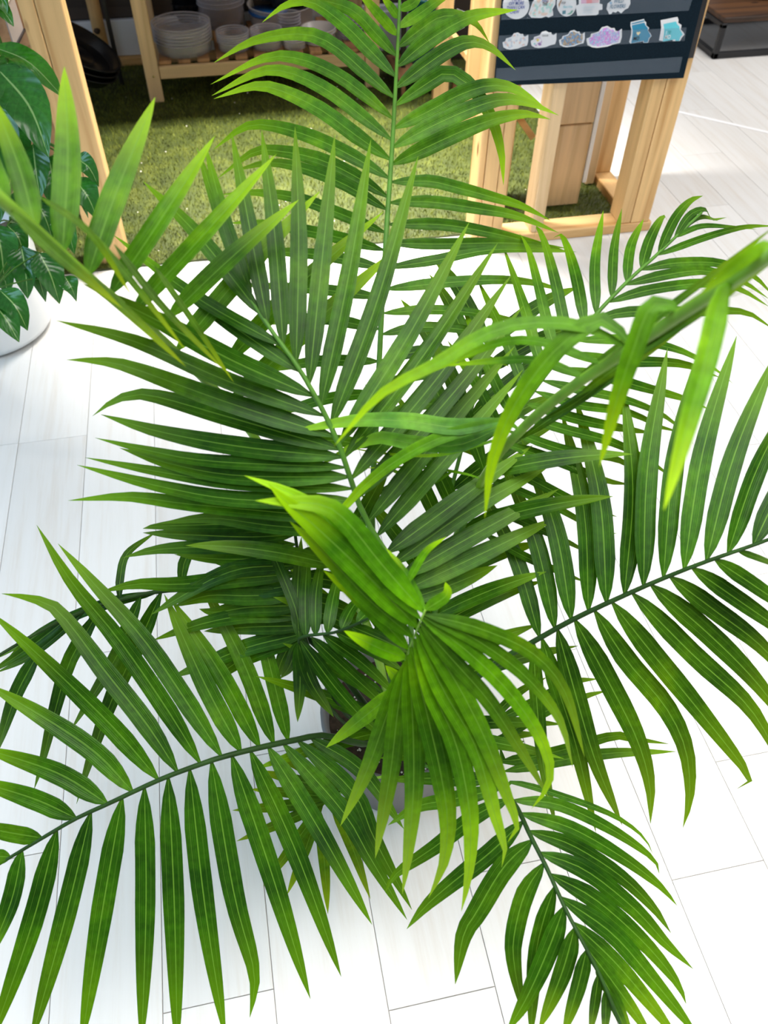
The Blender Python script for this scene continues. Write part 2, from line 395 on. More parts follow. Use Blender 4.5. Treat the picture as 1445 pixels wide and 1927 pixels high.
def text_mesh(s, size, mat, parent, origin, xdir, ydir, name='lettering', shear=0, align='CENTER', bold=0):
    c = bpy.data.curves.new('txt', 'FONT'); c.body = s; c.size = size; c.align_x = align; c.align_y = 'CENTER'; c.shear = shear; c.offset = bold
    c.resolution_u = 2
    t = bpy.data.objects.new('txt', c); COL.objects.link(t)
    me = bpy.data.meshes.new_from_object(t); bpy.data.objects.remove(t); bpy.data.curves.remove(c)
    xd = np.array(xdir); yd = np.array(ydir); o = np.array(origin)
    for v in me.vertices:
        p = o+xd*v.co.x+yd*v.co.y; v.co = Vector(p.tolist())
    me.materials.clear()
    return link(name, me, mat, parent)
text_mesh('Fres', .05, INK, sg, (cA+cB)/2+nn*.003+np.array([0, 0, .0])+np.array([0, 0, P1[2]+.20-((cA+cB)/2)[2]]), dv, [0, 0, 1], shear=.4)

# ------------------------------------------------------------------ shelf unit
sh = thing('shelf_unit', 'low wooden shelf unit with slatted deck against the dark wall', 'shelf', (.25, 4.45, 0))
YF, YB, ZD = 4.255, 4.70, .186
for (x0, x1) in ((-.312, -.245), (.760, .830)):
    for (y0, y1) in ((YF-.036, YF), (YB, YB+.036)):
        o = box('leg', (x0, y0, .009), (x1, y1, 1.0), PALE[2], sh)
        if y0 < 4.4:
            V, F = lathe([(0, 0), (.0055, 0), (.0055, .002), (.003, .004), (0, .004)], 10)
            V = [(v[0]+(x0+x1)/2+.005, y0-v[2], v[1]+.13) for v in V]
            link('screw', mesh('screw', V, F), BRASS, o)
box('front_rail', (-.243, YF-.03, .112), (.758, YF-.008, .168), PALE[0], sh)
box('back_rail', (-.243, YB, .112), (.758, YB+.02, .168), PALE[0], sh)
nsl = 11; pitch = 1.0/nsl
for i in range(nsl):
    x = -.238+i*pitch
    box('slat', (x, YF-.012, .169), (x+.058, YB+.03, ZD), CEDAR, sh)
box('shadow_board', (-.38, 3.62, 1.0), (.90, 4.74, 1.04), PINE[0], sh)  # unseen board added to throw the shadow edge onto the turf
box('top_rail', (-.243, YF-.03, .92), (.758, YF-.008, 1.0), PALE[0], sh)

# saucers
def saucer_geo(r, h, base=.86, rim=.006, th=.0015):
    return [(0, 0), (r*base*.55, 0.0), (r*base, 0), (r*base+.004, .004), (r-.001, h-.002), (r+rim, h), (r+rim, h-.002+th*2), (r-.001-th, h+.001), (r*base-th, th+.003), (r*base*.95, th+.001),
            (r*.5, th), (r*.48, th+.003), (r*.44, th+.003), (r*.42, th), (0, th)]
def saucer_stack(px, py, wpx, n, h, dz, mat, label, group, base=.94, name='plant_saucer', cat='saucer'):
    p = gnd(px, py, ZD); dep = float((p-CAM)@(-R[:, 2])); r = wpx*dep/FPX/2
    V, F = lathe(saucer_geo(r, h, base), 40); me = mesh(name, V, F, True); me.materials.append(mat)
    if mat is CLEAR:
        me.materials.append(RIM)
        for f in me.polygons:
            if f.index//40 in (4, 5, 6): f.material_index = 1
    for i in range(n):
        o = bpy.data.objects.new(name, me); COL.objects.link(o); o.location = (p[0], p[1], ZD+.001+i*dz)
        o.rotation_euler = (0, 0, i*1.1)
        tag(o, '%s %s' % (['topmost', 'second', 'third', 'fourth', 'fifth', 'sixth'][n-1-i], label) if n > 1 else label, cat, group)
    return p, r
saucer_stack(348, 93, 104, 6, .052, .014, CLEAR, 'wide clear saucer from the top, widest stack by the shelf leg', 'wide clear saucers in one stack')
saucer_stack(441, 92, 58, 5, .040, .010, CLEAR, 'small clear saucer from the top, stack right of the widest saucers', 'small clear saucers in the first short stack')
saucer_stack(503, 88, 56, 5, .040, .010, CLEAR, 'small clear saucer from the top, middle stack on the slatted deck', 'small clear saucers in the second short stack')
saucer_stack(555, 89, 40, 3, .036, .012, CLEAR, 'tiny clear saucer from the top, front stack by the cloudy bowls', 'tiny clear saucers at the front')
saucer_stack(545, 58, 40, 4, .036, .014, CLEAR, 'tiny clear saucer from the top, stack behind the front tiny saucers', 'tiny clear saucers at the back')
saucer_stack(600, 77, 62, 2, .048, .014, CLEAR2, 'cloudy white plastic bowl from the top, pair on the deck', 'cloudy white bowls')
saucer_stack(662, 68, 54, 4, .05, .014, CLEAR, 'clear saucer from the top, stack next to the right shelf leg', 'clear saucers beside the right leg')
saucer_stack(420, 45, 84, 4, .10, .02, CLEAR, 'deep clear tub from the top, nested at the back of the shelf', 'deep clear tubs')
p, r = saucer_stack(355, 34, 58, 3, .05, .03, BLACKP, 'black saucer from the top, stacked behind the widest clear saucers', 'black saucers behind clear ones')
p, r = saucer_stack(530, 40, 120, 1, .085, .02, CLEAR2, 'wide pale tub holding black cloth at the back of the shelf', None, name='plastic_tub', cat='tub')
tub_c, tub_r = p, r
V, F = lathe([(0, 0), (r*.55, 0), (r*.6, .012), (0, .014)], 28)
o = link('blue_lid', mesh('blue_lid', V, F, True), BLUE); o.location = (p[0]-.07, p[1]-.05, ZD+.055); tag(o, 'blue round lid lying inside the pale tub under black cloth', 'lid')
def blob(name, c, rad, mat, seed, rough=.3):
    bm = bmesh.new(); bmesh.ops.create_icosphere(bm, subdivisions=4, radius=1)
    from mathutils import noise as mn
    for v in bm.verts:
        d = v.co.normalized(); k = 1+rough*mn.noise(d*2.3+Vector((seed, 0, 0)))+rough*.5*mn.noise(d*5+Vector((0, seed, 0)))
        v.co = Vector((c[0]+d.x*k*rad[0], c[1]+d.y*k*rad[1], max(c[2]+d.z*k*rad[2], c[2]-rad[2]*.8)))
    return link(name, bm_mesh(bm, name, True), mat)
tag(blob('folded_cloth', (p[0]+.03, p[1]+.03, ZD+.12), (.12, .09, .07), CLOTH, 3.3, .5), 'crumpled black cloth heaped in the pale tub', 'cloth')
q = gnd(640, 18, ZD)
tag(blob('plastic_bag', (q[0], q[1]+.1, ZD+.12), (.08, .06, .11), plain('green_film', (.05, .22, .16), .2), 9.1, .5), 'shiny green plastic bag beside the right shelf leg', 'bag')
q = gnd(612, 5, ZD)
tag(blob('plastic_bag', (q[0], q[1]+.06, ZD+.15), (.06, .05, .08), plain('purple_film', (.30, .06, .25), .2), 5.1, .5), 'shiny purple plastic packet behind the cloudy bowls', 'bag')

# leaning black trays
cen = at(140, 100, 3.72)
nrm_c = np.array([.80*.66, .80*.75, .60]); nrm_w = R@(nrm_c/np.linalg.norm(nrm_c))
zax = Vector(nrm_w.tolist()).normalized(); rot = zax.to_track_quat('Z', 'Y')
V, F = lathe(saucer_geo(.195, .045, .88, .010, .003), 48); tm = mesh('plant_tray', V, F, True); tm.materials.append(BLACKP)
for i, (nm, off, lb) in enumerate((('', 0, 'front'), ('', -.028, 'middle'), ('', -.056, 'rear'))):
    o = bpy.data.objects.new('plant_tray', tm); COL.objects.link(o)
    o.rotation_mode = 'QUATERNION'; o.rotation_quaternion = rot; o.location = Vector(cen.tolist())+zax*off-Vector((0, 0, .0))
    tag(o, 'round black plastic tray leaning beside the doubled post, %s one of three' % {'front': 'uppermost', 'middle': 'middle', 'rear': 'lowest'}[lb], 'tray', 'leaning black trays')
q = gnd(231, 163)
rk = box('metal_upright', (q[0]-.010, q[1]-.010, 0), (q[0]+.010, q[1]+.010, 1.1), DARKMETAL); tag(rk, 'slim black metal upright standing by the leaning trays', 'post')
q = onY(190, 70, 4.74)
lg = thing('log_post', 'knotty round wooden post against the dark wall behind the trays', 'post', (q[0], 4.72, 0))
V, F = tube_geo([(q[0], 4.70, .0085), (q[0]+.004, 4.70, .3), (q[0]-.003, 4.70, .6), (q[0], 4.70, 1.4)], [.034, .032, .030, .028], 10)
link('trunk', mesh('trunk', V, F, True), PINE[2], lg)
V, F = tube_geo([(q[0]-.004, 4.668, .19), (q[0]-.004, 4.664, .20), (q[0]-.004, 4.668, .21)], [.012, .018, .010], 8)
link('knot', mesh('knot', V, F, True), plain('knot_brown', (.05, .028, .015), .8), lg)

# ------------------------------------------------------------------ between shelf and stand
cl = thing('side_rack', 'wooden rack frame with a diagonal brace behind the sticker chart', 'rack', (1.05, 3.9, 0))
q1 = gnd(824, 192); q2 = gnd(880, 245)
for q in (q1, q2):
    box('post', (q[0]-.03, q[1]-.02, .009), (q[0]+.045, q[1]+.02, 1.1), PINE[2], cl)
brA = onY(842, 55, q1[1]-.05); brB = onY(888, 115, q2[1]+.0)
beam('brace', brA, brB, .03, .03, PINE[0], cl)
sb_ = box('back_board', (1.05, 4.5, .02), (1.5, 4.52, .9), plain('dark_brown_board', (.03, .018, .012), .7), cl)
def standing_pot(name, label, px, py, rt, rb, h, mat, cat, z0=0):
    p = gnd(px, py, z0); V, F = lathe([(0, 0), (rb*.9, 0), (rb, .004), (rt, h), (rt+.006, h), (rt+.006, h+.006), (rt-.006, h+.006), (rb-.006, .02), (0, .02)], 36)
    o = link(name, mesh(name, V, F, True), mat); o.location = (p[0], p[1], z0+.001); tag(o, label, cat); return p
ta = gnd(800, 128, .10)
lo = box('crate_shelf', (ta[0]-.16, ta[1]-.12, .085), (ta[0]+.15, ta[1]+.2, .1), CEDAR); 
tag(lo, 'low reddish wooden shelf board carrying the teal bin', 'shelf')
for sx in (-.14, .12): 
    for sy in (-.1, .16): box('foot', (ta[0]+sx, ta[1]+sy, .0085), (ta[0]+sx+.02, ta[1]+sy+.02, .085), CEDAR, lo)
standing_pot('storage_bin', 'teal plastic bin on the low board behind the palm', 806, 118, .115, .085, .30, TEAL, 'bin', .101)
tp_ = gnd(806, 118, .101)
for i in range(6):
    a = i*1.05; x = tp_[0]+.05*math.cos(a); y = tp_[1]+.05*math.sin(a)
    V, F = tube_geo([(x*.6+tp_[0]*.4, y*.6+tp_[1]*.4, .125), (x+.02*math.cos(a), y+.02*math.sin(a), .55)], [.005, .005], 6)
    tag(link('bamboo_stake', mesh('bamboo_stake', V, F, True), PALE[2]), 'pale bamboo stake standing in the teal bin', 'stake', 'stakes in the teal bin')
q = gnd(762, 175)
mu = box('metal_upright', (q[0]-.012, q[1]+.05, 0), (q[0]+.012, q[1]+.074, 1.1), DARKMETAL); tag(mu, 'slim black metal upright left of the teal bin', 'post')
wb = box('white_panel', (.86, 4.70, .10), (1.12, 4.72, .30), PANELW); tag(wb, 'pale grey panel leaning on the wall right of the shelf unit', 'panel')
wb.location.z = -.1
for (px, py, s) in ((866, 38, .05), (852, 190, .045)):
    p = onY(px, py, 4.17 if py < 100 else 3.95)
    V = [(p[0]-s*.5, p[1], p[2]-s), (p[0]+s*.4, p[1]-.01, p[2]-s*.6), (p[0]+s*.5, p[1]-.01, p[2]+s*.7), (p[0]-s*.4, p[1], p[2]+s)]
    V += [(v[0], v[1]+.003, v[2]) for v in V]
    o = link('price_card', mesh('price_card', V, [(0, 1, 2, 3), (7, 6, 5, 4), (0, 4, 5, 1), (1, 5, 6, 2), (2, 6, 7, 3), (3, 7, 4, 0)]), STW)
    tag(o, 'small white card tilted in the rack, %s' % ('high beside the teal bin' if py < 100 else 'low near the turf'), 'card', 'white cards in the rack')

# ------------------------------------------------------------------ sticker stand
st = thing('display_stand', 'open pine display stand carrying the black sticker chart', 'stand', (1.25, 2.85, 0))
Y0 = 2.668
box('sill', (.885, Y0, 0), (1.625, Y0+.096, .038), PINE[0], st)
box('side_sill', (1.545, Y0+.10, 0), (1.625, 3.13, .038), PINE[1], st)
box('post', (.888, Y0+.006, .038), (.913, Y0+.10, 1.15), PINE[2], st)
box('post', (.915, Y0+.004, .038), (.966, Y0+.094, 1.15), PINE[2], st)
box('post', (.968, Y0+.004, .038), (1.006, Y0+.094, 1.15), PINE[2], st)
box('post', (1.125, Y0+.004, .038), (1.172, Y0+.10, 1.15), PALE[2], st)
box('post', (1.487, Y0+.006, .038), (1.535, Y0+.10, 1.15), PINE[2], st)
box('post', (1.537, Y0+.004, .038), (1.612, Y0+.094, 1.15), PINE[2], st)
box('post', (1.535, 3.09, .038), (1.62, 3.13, 1.15), PINE[2], st)
box('post', (1.495, 3.05, .012), (1.533, 3.13, 1.15), PALE[2], st)
box('back_board', (1.185, 2.90, .012), (1.405, 2.92, .335), PALE[2], st)
box('back_board', (1.185, 2.90, .34), (1.405, 2.92, .75), PALE[2], st)
box('batten', (1.408, 2.90, .10), (1.425, 2.925, .75), STW, st)
box('top_rail', (.885, Y0, 1.15), (1.625, 3.13, 1.19), PINE[0], st)
box('post', (1.085, 2.98, .01), (1.125, 3.05, 1.15), PINE[2], st)
beam('brace', onY(962, 200, 3.02), onY(1002, 258, 3.02), .03, .025, PINE[0], st)
q = gnd(968, 425)
gb = thing('wrapped_box', 'grey plastic wrapped box inside the pine stand', 'box', (1.06, 2.92, 0))
box('carton', (.985, 2.88, .009), (1.078, 3.05, .22), GREYBAG, gb, bev=.012)
box('lid', (.982, 2.875, .222), (1.08, 3.05, .262), plain('brown_card', (.20, .13, .10), .6), gb, bev=.008)

# pocket chart
YC = 2.655
ch = thing('pocket_chart', 'black fabric pocket chart hanging on the pine stand', 'chart', (1.25, YC, .57))
def q4(name, pts, th, mat, parent):
    V = list(pts)+[(p[0], p[1]+th, p[2]) for p in pts]
    return link(name, mesh(name, V, [(0, 1, 2, 3), (7, 6, 5, 4), (0, 4, 5, 1), (1, 5, 6, 2), (2, 6, 7, 3), (3, 7, 4, 0)]), mat, parent)
def cp(px, py, y=YC): return onY(px, py, y)
bl, br_ = cp(930, 162), cp(1286, 147)
lx = (cp(936, 0)[0]+bl[0])/2; rx = br_[0]
q4('backing', [(bl[0], YC, bl[2]), (rx, YC, br_[2]), (rx-.02, YC, 1.2), (lx, YC, 1.2)], .006, NAVY, ch)
q4('rear_layer', [(rx-.03, YC+.007, br_[2]+.06), (rx+.02, YC+.007, br_[2]+.06), (rx+.0, YC+.007, 1.2), (rx-.04, YC+.007, 1.2)], .004, BLACKP, ch)
for (a1, a2, a3, a4) in (((933, 154), (1278, 136), (1284, 107), (934, 129)), ((937, 96), (1288, 77), (1292, 52), (939, 67)), ((943, 38), (1296, 20), (1306, -12), (946, 5))):
    ps = [cp(*a, YC-.0035) for a in (a1, a2, a3, a4)]
    q4('pocket', ps, .0006, POCKET, ch)
# stickers: outlines in photo pixels relative to each sticker, built on the chart's plane
def sticker(label, outline, prints, group='stickers on the pocket chart', base=None):
    c = np.mean([cp(*p, YC-.0015) for p in outline], axis=0)
    s = thing('sticker', label, 'sticker', tuple(c), group)
    def poly(name, pts, y, mat, th=.0006):
        W = [cp(*p, y) for p in pts]; n = len(W)
        V = W+[(p[0], p[1]+th, p[2]) for p in W]
        F = [tuple(range(n)), tuple(range(2*n-1, n-1, -1))]+[(i, i+n, (i+1) % n+n, (i+1) % n) for i in range(n)]
        return link(name, mesh(name, V, F), mat, s)
    poly('backing', outline, YC-.0015, base or STW)
    for kk, pr in enumerate(prints):
        if pr[0] == 'poly': poly('print', pr[1], YC-.0021-.0003*kk, pr[2], .0002)
        elif pr[0] == 'text':
            _, t, (px, py), h, mat, shear = pr
            o = cp(px, py, YC-.0042); up = cp(px, py-10, YC-.0042); sz = h*(up[2]-o[2])/10*1.42
            dx = cp(px+20, py-1.0, YC-.0042)-o; dx[1] = 0; dx /= np.linalg.norm(dx)
            text_mesh(t, sz, mat, s, o, dx*.80, [0, 0, 1], shear=shear, bold=sz*.012)
    return s
def circ(cx, cy, rx, ry, n=24): return [(cx+rx*math.cos(2*math.pi*k/n), cy+ry*math.sin(2*math.pi*k/n)) for k in range(n)]
def ink(name, c): return plain(name, c, .5)
def splat(name, cols, sc):
    m, nt, b = newmat(name); tc = N(nt, 'ShaderNodeTexCoord'); v = N(nt, 'ShaderNodeTexVoronoi'); v.inputs['Scale'].default_value = sc
    nt.links.new(tc.outputs['Object'], v.inputs['Vector'])
    sx = N(nt, 'ShaderNodeSeparateColor'); nt.links.new(v.outputs['Color'], sx.inputs[0])
    r = ramp(nt, [(i/(len(cols)-1), c) for i, c in enumerate(cols)]); r.color_ramp.interpolation = 'CONSTANT'
    nt.links.new(sx.outputs[0], r.inputs['Fac']); nt.links.new(r.outputs['Color'], b.inputs['Base Color']); b.inputs['Roughness'].default_value = .4
    return m
TK1 = 200/1445.0
def c1(L): return [(930+x*TK1, y*TK1) for x, y in L]     # crop one
def c2(L): return [(1110+x*TK1, y*TK1) for x, y in L]    # crop two
sticker('round white sticker lettered in blue, at the left end of the upper pocket', circ(971, 10, 25, 26),
        [('text', "I'VE BIT", (973, -.5), 6.2, BLUEINK, .1), ('text', 'OFF MORE', (971.5, 6.5), 6.2, BLUEINK, .1), ('text', 'THAN I CAN', (970, 14.5), 6.2, BLUEINK, .1), ('text', 'CHEW', (968, 23), 6, BLUEINK, .1)])
DESERT = splat('desert_print', [(.80, .80, .80), (.82, .83, .82), (.45, .72, .66), (.82, .6, .5), (.8, .82, .8), (.6, .5, .66)], 130)
sticker('white sticker with pale cactus print and THE lettering on the upper pocket', c1([(465, 190), (500, 240), (560, 243), (640, 245), (700, 222), (740, 237), (800, 210), (800, 170), (790, 130), (830, 60), (840, -60), (590, -60), (520, 30)]),
        [('poly', c1([(480, 205), (560, 228), (700, 212), (785, 195), (780, 120), (815, 20), (810, -50), (600, -50), (530, 50)]), DESERT), ('text', 'FEELS', (1026, .8), 5.5, BLUEINK, .1), ('text', 'THE', (1025, 7.5), 6, INK, .1)])
sticker('round white sticker with plant doodles and teal lettering on the upper pocket', circ(1066, 7, 18.5, 24),
        [('poly', c1([(925, 150), (972, 140), (970, 190), (925, 195)]), ink('teal_square', (.05, .22, .28))),
         ('poly', c1([(985, 195), (1030, 170), (1045, 145), (1075, 140), (1060, 175), (1030, 198)]), ink('fern_print', (.18, .42, .32))),
         ('poly', c1([(880, 110), (870, 60), (905, 0), (925, -10), (900, 50)]), ink('ochre_line', (.45, .25, .12))),
         ('text', 'Plant One', (1068, 13), 4.6, ink('teal_letter', (.12, .42, .50)), .25), ('text', 'POP', (1060, 6), 4.5, INK, .1)])
sticker('pink topped white sticker with faint script between the round and flower stickers', c1([(1120, 170), (1130, 215), (1385, 205), (1415, 190), (1420, 140), (1470, 130), (1470, 60), (1430, 50), (1440, -60), (1150, -60), (1150, 60), (1105, 80)]),
        [('poly', c1([(1180, 50), (1250, 47), (1250, -50), (1180, -50)]), ink('soft_pink', (.75, .45, .62))), ('poly', c1([(1252, 47), (1330, 42), (1330, -50), (1252, -50)]), ink('coral_pink', (.80, .28, .30))),
         ('poly', c1([(1332, 42), (1420, 36), (1425, -50), (1332, -50)]), ink('light_pink', (.80, .50, .55))),
         ('text', 'Currently holding', (1107, 13.5), 3.4, ink('pale_grey_letter', (.45, .55, .62)), .2), ('text', 'it all together', (1106.5, 18.5), 3.4, bpy.data.materials['pale_grey_letter'], .2), ('text', 'with a bandaid', (1105.5, 24), 3.4, bpy.data.materials['pale_grey_letter'], .2)])
sticker('white sticker lettered WILD FLOWERS at the right of the upper pocket', c2([(225, 125), (245, 155), (260, 192), (290, 190), (310, 160), (350, 170), (380, 150), (425, 182), (470, 135), (520, 110), (550, 50), (545, -50), (300, -50), (290, 10), (240, 50)]),
        [('text', 'WILD', (1164, 2), 7.5, TEALINK, .15), ('text', 'FLOWERS', (1162, 12.5), 7, TEALINK, .15), ('poly', c2([(262, 40), (285, 20), (305, 40), (285, 65)]), ink('sky_dot', (.3, .5, .7)))])
ky = [(115, 600), (115, 575), (150, 560), (160, 525), (205, 512), (235, 500), (265, 455), (320, 440), (360, 465), (390, 462), (400, 490), (425, 500), (462, 472), (462, 560), (445, 620), (370, 640), (320, 660), (220, 675), (170, 668), (125, 645)]
def shift(L, dx, dy, s=1.0, c=(290, 560)): return [((x-c[0])*s+c[0]+dx, (y-c[1])*s+c[1]+dy) for x, y in L]
FLW = splat('pale_flower_print', [(.80, .80, .82), (.8, .55, .48), (.82, .82, .82), (.55, .62, .72), (.84, .84, .84), (.8, .62, .4)], 150)
sticker('cloud-shaped white sticker with pale pink flowers, leftmost of the lower pocket', c1(ky), [('poly', c1(shift(ky, 0, 0, .86)), FLW)])
FL2 = splat('violet_flower_print', [(.84, .83, .84), (.82, .82, .83), (.55, .40, .62), (.85, .84, .84), (.84, .84, .84), (.7, .66, .3)], 110)
sticker('cloud-shaped white sticker with purple and yellow flowers, second in the lower pocket', c1(shift(ky, 383, -22, 1.0)),
        [('poly', c1([(520, 600), (560, 520), (620, 500), (650, 560), (640, 625), (560, 630)]), FL2), ('poly', c1([(565, 540), (590, 520), (615, 540), (590, 570)]), ink('yellow_bloom', (.75, .60, .12))),
         ('poly', c1([(585, 590), (620, 575), (645, 610), (610, 625)]), ink('plum_bloom', (.30, .14, .38))), ('poly', c1([(530, 595), (550, 580), (565, 600), (545, 612)]), ink('mint_bloom', (.25, .55, .55))), ('text', 'Kentucky', (1026, 67), 3.2, INK, .3)])
PEB = splat('pebble_print', [(.12, .25, .42), (.42, .28, .15), (.16, .34, .58), (.25, .18, .16), (.5, .38, .25), (.10, .18, .28)], 190)
sticker('cloud-shaped sticker of blue and brown pebbles, third in the lower pocket', c1(shift(ky, 768, -33, 1.0)), [('poly', c1(shift(ky, 766, -31, .85)), PEB)])
GAL = splat('galaxy_print', [(.35, .60, .80), (.45, .40, .80), (.70, .22, .72), (.62, .68, .85), (.72, .40, .75), (.75, .70, .85)], 260)
ky2 = [((x-115)*1.38+1255, (y-560)*1.28+505) for x, y in ky]
sticker('large cloud-shaped sticker speckled blue and magenta in the lower pocket', c1(ky2), [('poly', c1([((x-1500)*.87+1500, (y-505)*.84+505) for x, y in ky2]), GAL)])
mo = [(570, 345), (740, 308), (755, 345), (790, 385), (785, 410), (815, 460), (830, 490), (800, 520), (785, 575), (730, 578), (730, 555), (560, 588), (575, 500), (580, 420)]
mo_o = [(555, 300), (735, 258), (745, 290), (765, 300), (765, 345), (805, 380), (790, 415), (825, 460), (838, 492), (810, 520), (790, 580), (725, 582), (725, 560), (550, 592), (535, 570), (560, 470), (565, 400), (550, 350)]
sticker('deep teal state-shaped sticker lettered MO in the lower pocket', c2(mo_o), [('poly', c2(mo), ink('deep_teal_print', (.015, .25, .42))), ('poly', c2([(565, 318), (735, 275), (738, 292), (568, 332)]), bpy.data.materials['deep_teal_print']),
        ('text', 'I', (1194.5, 65), 6.5, INK, 0), ('text', 'MO', (1197, 73), 7.5, INK, .05), ('poly', c2([(655, 482), (632, 455), (640, 432), (658, 440), (675, 428), (688, 445)]), ink('cream_heart', (.80, .72, .45)))])
m2 = [((x-570)*1.0+1000, (y-345)*.98+328) for x, y in mo]
m2o = [(960, 275), (1190, 230), (1205, 270), (1200, 310), (1245, 340), (1235, 400), (1270, 440), (1285, 470), (1250, 510), (1225, 555), (1130, 558), (1120, 540), (1000, 560), (940, 550), (955, 470), (970, 380)]
sticker('pale turquoise state-shaped sticker lettered MO, rightmost of the lower pocket', c2(m2o), [('poly', c2(m2), ink('turquoise_print', (.12, .62, .72))), ('text', 'I', (1253.5, 62), 6.5, STW, 0), ('text', 'MO', (1256, 70), 7.5, STW, .05),
        ('poly', c2([(1082, 470), (1060, 440), (1068, 415), (1084, 422), (1098, 412), (1108, 428)]), ink('sea_heart', (.03, .38, .42)))])

# ------------------------------------------------------------------ metal and wood rack far right
rk = thing('metal_rack', 'black metal rack with a rustic brown shelf board at the far right', 'rack', (3.0, 4.6, 0))
A = gnd(1341, 112); rx0, ry0 = A[0], A[1]; rx1, ry1 = rx0+.75, ry0+.52; b5 = .028
box('foot_bar', (rx0, ry0, 0), (rx1, ry0+b5, .03), DARKMETAL, rk); box('foot_bar', (rx0, ry1, 0), (rx1, ry1+b5, .03), DARKMETAL, rk)
box('foot_bar', (rx0, ry0, 0), (rx0+b5, ry1, .03), DARKMETAL, rk); box('foot_bar', (rx1-b5, ry0, 0), (rx1, ry1, .03), DARKMETAL, rk)
for x in (rx0, rx1-b5):
    for y in (ry0, ry1): box('upright', (x, y, 0), (x+b5, y+b5, .17 if y == ry0 else 1.0), DARKMETAL, rk)
box('shelf_rail', (rx0, ry0, .15), (rx0+b5, ry1, .175), DARKMETAL, rk)
box('shelf_board', (rx0+.005, ry0+.005, .175), (rx1, ry1, .20), RUSTIC, rk)
q = (rx0+.42, ry1-.10)
V, F = lathe([(0, 0), (.19, 0), (.20, .01), (.24, .30), (.245, .31), (.23, .31), (.19, .02), (0, .02)], 32)
o = link('storage_tub', mesh('storage_tub', V, F, True), BLUETUB); o.location = (q[0], q[1], .201); tag(o, 'deep blue tub on the rustic rack shelf', 'tub')

# ------------------------------------------------------------------ broad-leaved plant, left
PCX, PCY = -.865, 2.49
bp_ = thing('potted_plant', 'glossy broad-leaved plant in a white pot beside the pine post', 'plant', (PCX, PCY, 0))
V, F = lathe([(0, .003), (.185, .003), (.205, .012), (.216, .035), (.228, .30), (.23, .31), (.218, .31), (.21, .25), (0, .25)], 48)
me = mesh('pot', [(v[0]+PCX, v[1]+PCY, v[2]) for v in V], F, True); link('pot', me, WHITE, bp_)
V, F = lathe([(0, .262), (.1, .266), (.212, .258)], 32); link('soil', mesh('soil', [(v[0]+PCX, v[1]+PCY, v[2]) for v in V], F), SOIL, bp_)
def strip(pts, wid, hint, prof, nu=4, fold=.12, twist=0.0, wav=0.0):
    n = len(pts); V = []; UV = []; F = []
    pts = [np.array(p) for p in pts]; h = np.array(hint, float); seed = random.uniform(0, 9)
    for i, p in enumerate(pts):
        t = pts[min(i+1, n-1)]-pts[max(i-1, 0)]; t /= np.linalg.norm(t)+1e-9
        s = np.cross(t, h); ln = np.linalg.norm(s)
        if ln < 1e-4: s = np.cross(t, [1, 0, 0]); ln = np.linalg.norm(s)
        s /= ln; nn = np.cross(s, t); v = i/(n-1)
        if twist:
            a = twist*v; s, nn = s*math.cos(a)+nn*math.sin(a), nn*math.cos(a)-s*math.sin(a)
        ww = wid*prof(v)
        for j in range(nu+1):
            u = j/nu*2-1
            z = fold*abs(u)*ww+wav*ww*math.sin(9*v+seed+2*u)*abs(u)
            if nu >= 4 and abs(abs(u)-.5) < .01: z += .07*ww
            V.append(p+s*u*ww*.5+nn*z); UV.append((j/nu, v))
    for i in range(n-1):
        for j in range(nu):
            a = i*(nu+1)+j; F.append((a, a+1, a+nu+2, a+nu+1))
    return V, F, UV
def broadprof(v): return max(.02, (math.sin(math.pi*min(1, v**.85))**.75)*(1 if v < .8 else 1-((v-.8)/.2)**2*.35))
crown = np.array([PCX+.06, PCY-.05, .26])
stems = [(np.array([PCX+.02, PCY-.02, .26]), at(-15, 300, 2.20)), (np.array([PCX+.05, PCY, .26]), at(70, 270, 2.22)), (np.array([PCX, PCY-.04, .26]), at(20, 420, 2.2))]
for a, b in stems:
    m_ = (a+b)/2+np.array([.02, 0, .03]); V, F = tube_geo(catmull([a, m_, b], 9), [.009]*9, 7); link('stem', mesh('stem', V, F, True), BARK, bp_)
